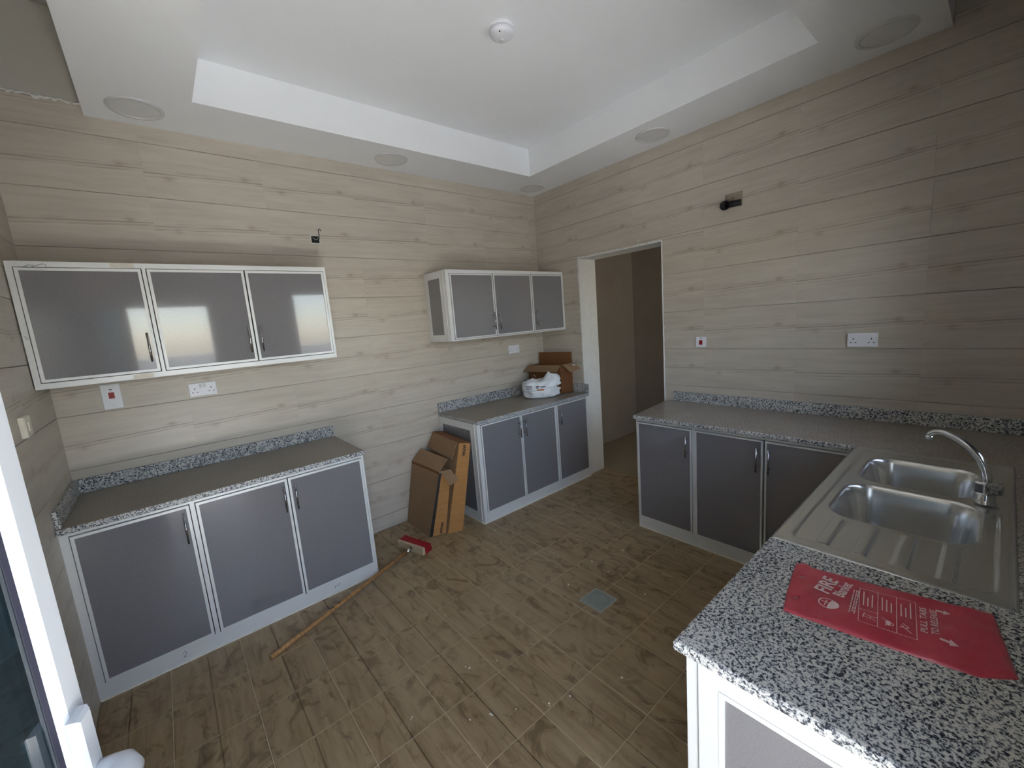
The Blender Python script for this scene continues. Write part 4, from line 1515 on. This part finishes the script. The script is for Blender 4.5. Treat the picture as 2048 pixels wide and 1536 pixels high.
# handle ear
bm = bmesh.new()
prev = None
for i in range(15):
    t_ = i / 14
    c = V((-0.095 + 0.055 * t_, 0.0 - 0.01 * math.sin(PI * t_), 0.165 + 0.062 * math.sin(PI * t_) ** 0.8))
    wv = 0.012 + 0.006 * math.sin(7 * t_)
    vs = [bm.verts.new(c + V((0, -wv, 0))), bm.verts.new(c + V((0.003 * math.sin(9 * t_), wv, -0.006)))]
    if prev:
        bm.faces.new((prev[0], vs[0], vs[1], prev[1])).smooth = True
    prev = vs
obj('carry_handle', bm, 'bag_plastic', bag)
def bag_patch(pts, mat, name='print'):
    """small flat print wrapped on the front of the sack"""
    bm = bmesh.new()
    vs = []
    for px, pz in pts:
        hit = bvh.ray_cast(V((px, -0.5, pz)), V((0, 1, 0)))
        y = hit[0].y if hit[0] else -0.1
        vs.append(bm.verts.new((px, y - 0.0015, pz)))
    bm.faces.new(vs)
    obj(name, bm, mat, bag)
def bag_rect(x0, x1, z0, z1, mat, n=5):
    for i in range(n):
        a, b = x0 + (x1 - x0) * i / n, x0 + (x1 - x0) * (i + 1) / n
        bag_patch([(a, z0), (b, z0), (b, z1), (a, z1)], mat)
bag_rect(-0.158, -0.100, 0.124, 0.132, 'bag_ink', 5)
bag_rect(-0.158, -0.100, 0.114, 0.119, 'bag_maroon', 5)
bag_rect(-0.158, -0.100, 0.102, 0.108, 'bag_ink', 5)
for k in range(14):
    a0, a1 = 2 * PI * k / 18, 2 * PI * (k + 1) / 18
    bag_patch([(-0.046 + r * math.cos(a), 0.118 + r * math.sin(a)) for r, a in ((0.016, a0), (0.016, a1), (0.007, a1), (0.007, a0))], 'bag_maroon' if k < 8 else 'bag_ink')
bag_rect(-0.022, 0.026, 0.116, 0.127, 'bag_ink', 5)
bag_rect(-0.056, 0.014, 0.083, 0.096, 'bag_orange', 7)

# ================================================================== plaster crumbs on the floor
bm = bmesh.new()
rnd = random.Random(21)
spots = [(-2.30, -1.66), (-2.29, -1.68), (-2.36, -1.72), (-2.17, -1.74), (-2.44, -1.90), (-2.36, -1.95), (-2.27, -2.0), (-2.15, -2.08), (-2.06, -2.12), (-2.62, -1.72),
         (-2.18, -1.27), (-1.49, -1.60), (-1.22, -1.70), (-1.20, -1.55), (-0.95, -1.05), (-0.70, -0.95), (-0.12, -0.62), (-0.05, -0.70), (-0.62, -1.40), (-0.75, -1.55),
         (-1.62, -0.95), (-1.72, -0.98), (-1.38, -0.72), (-0.82, -0.80), (-0.2, -1.0), (-2.02, -2.20), (-1.82, -2.22), (-1.25, -1.98), (-0.95, -1.62), (-1.05, -1.30)]
for (x, y) in spots:
    for q in range(rnd.choice((1, 1, 2))):
        cx_, cy_ = x + rnd.uniform(-0.012, 0.012) * q, y + rnd.uniform(-0.012, 0.012) * q
        s = rnd.uniform(0.003, 0.0065)
        ring = [bm.verts.new((cx_ + s * rnd.uniform(0.6, 1.1) * math.cos(2 * PI * k / 6), cy_ + s * rnd.uniform(0.6, 1.1) * math.sin(2 * PI * k / 6), 0.0)) for k in range(6)]
        tp = bm.verts.new((cx_, cy_, s * 0.8))
        for k in range(6):
            bm.faces.new((ring[k], ring[(k + 1) % 6], tp))
        bm.faces.new(list(reversed(ring)))
cr = obj('plaster_crumbs', bm, 'crumb_white')
cr['kind'] = 'stuff'
tag(cr, 'scattered white plaster crumbs on the brown floor tiles', 'debris')
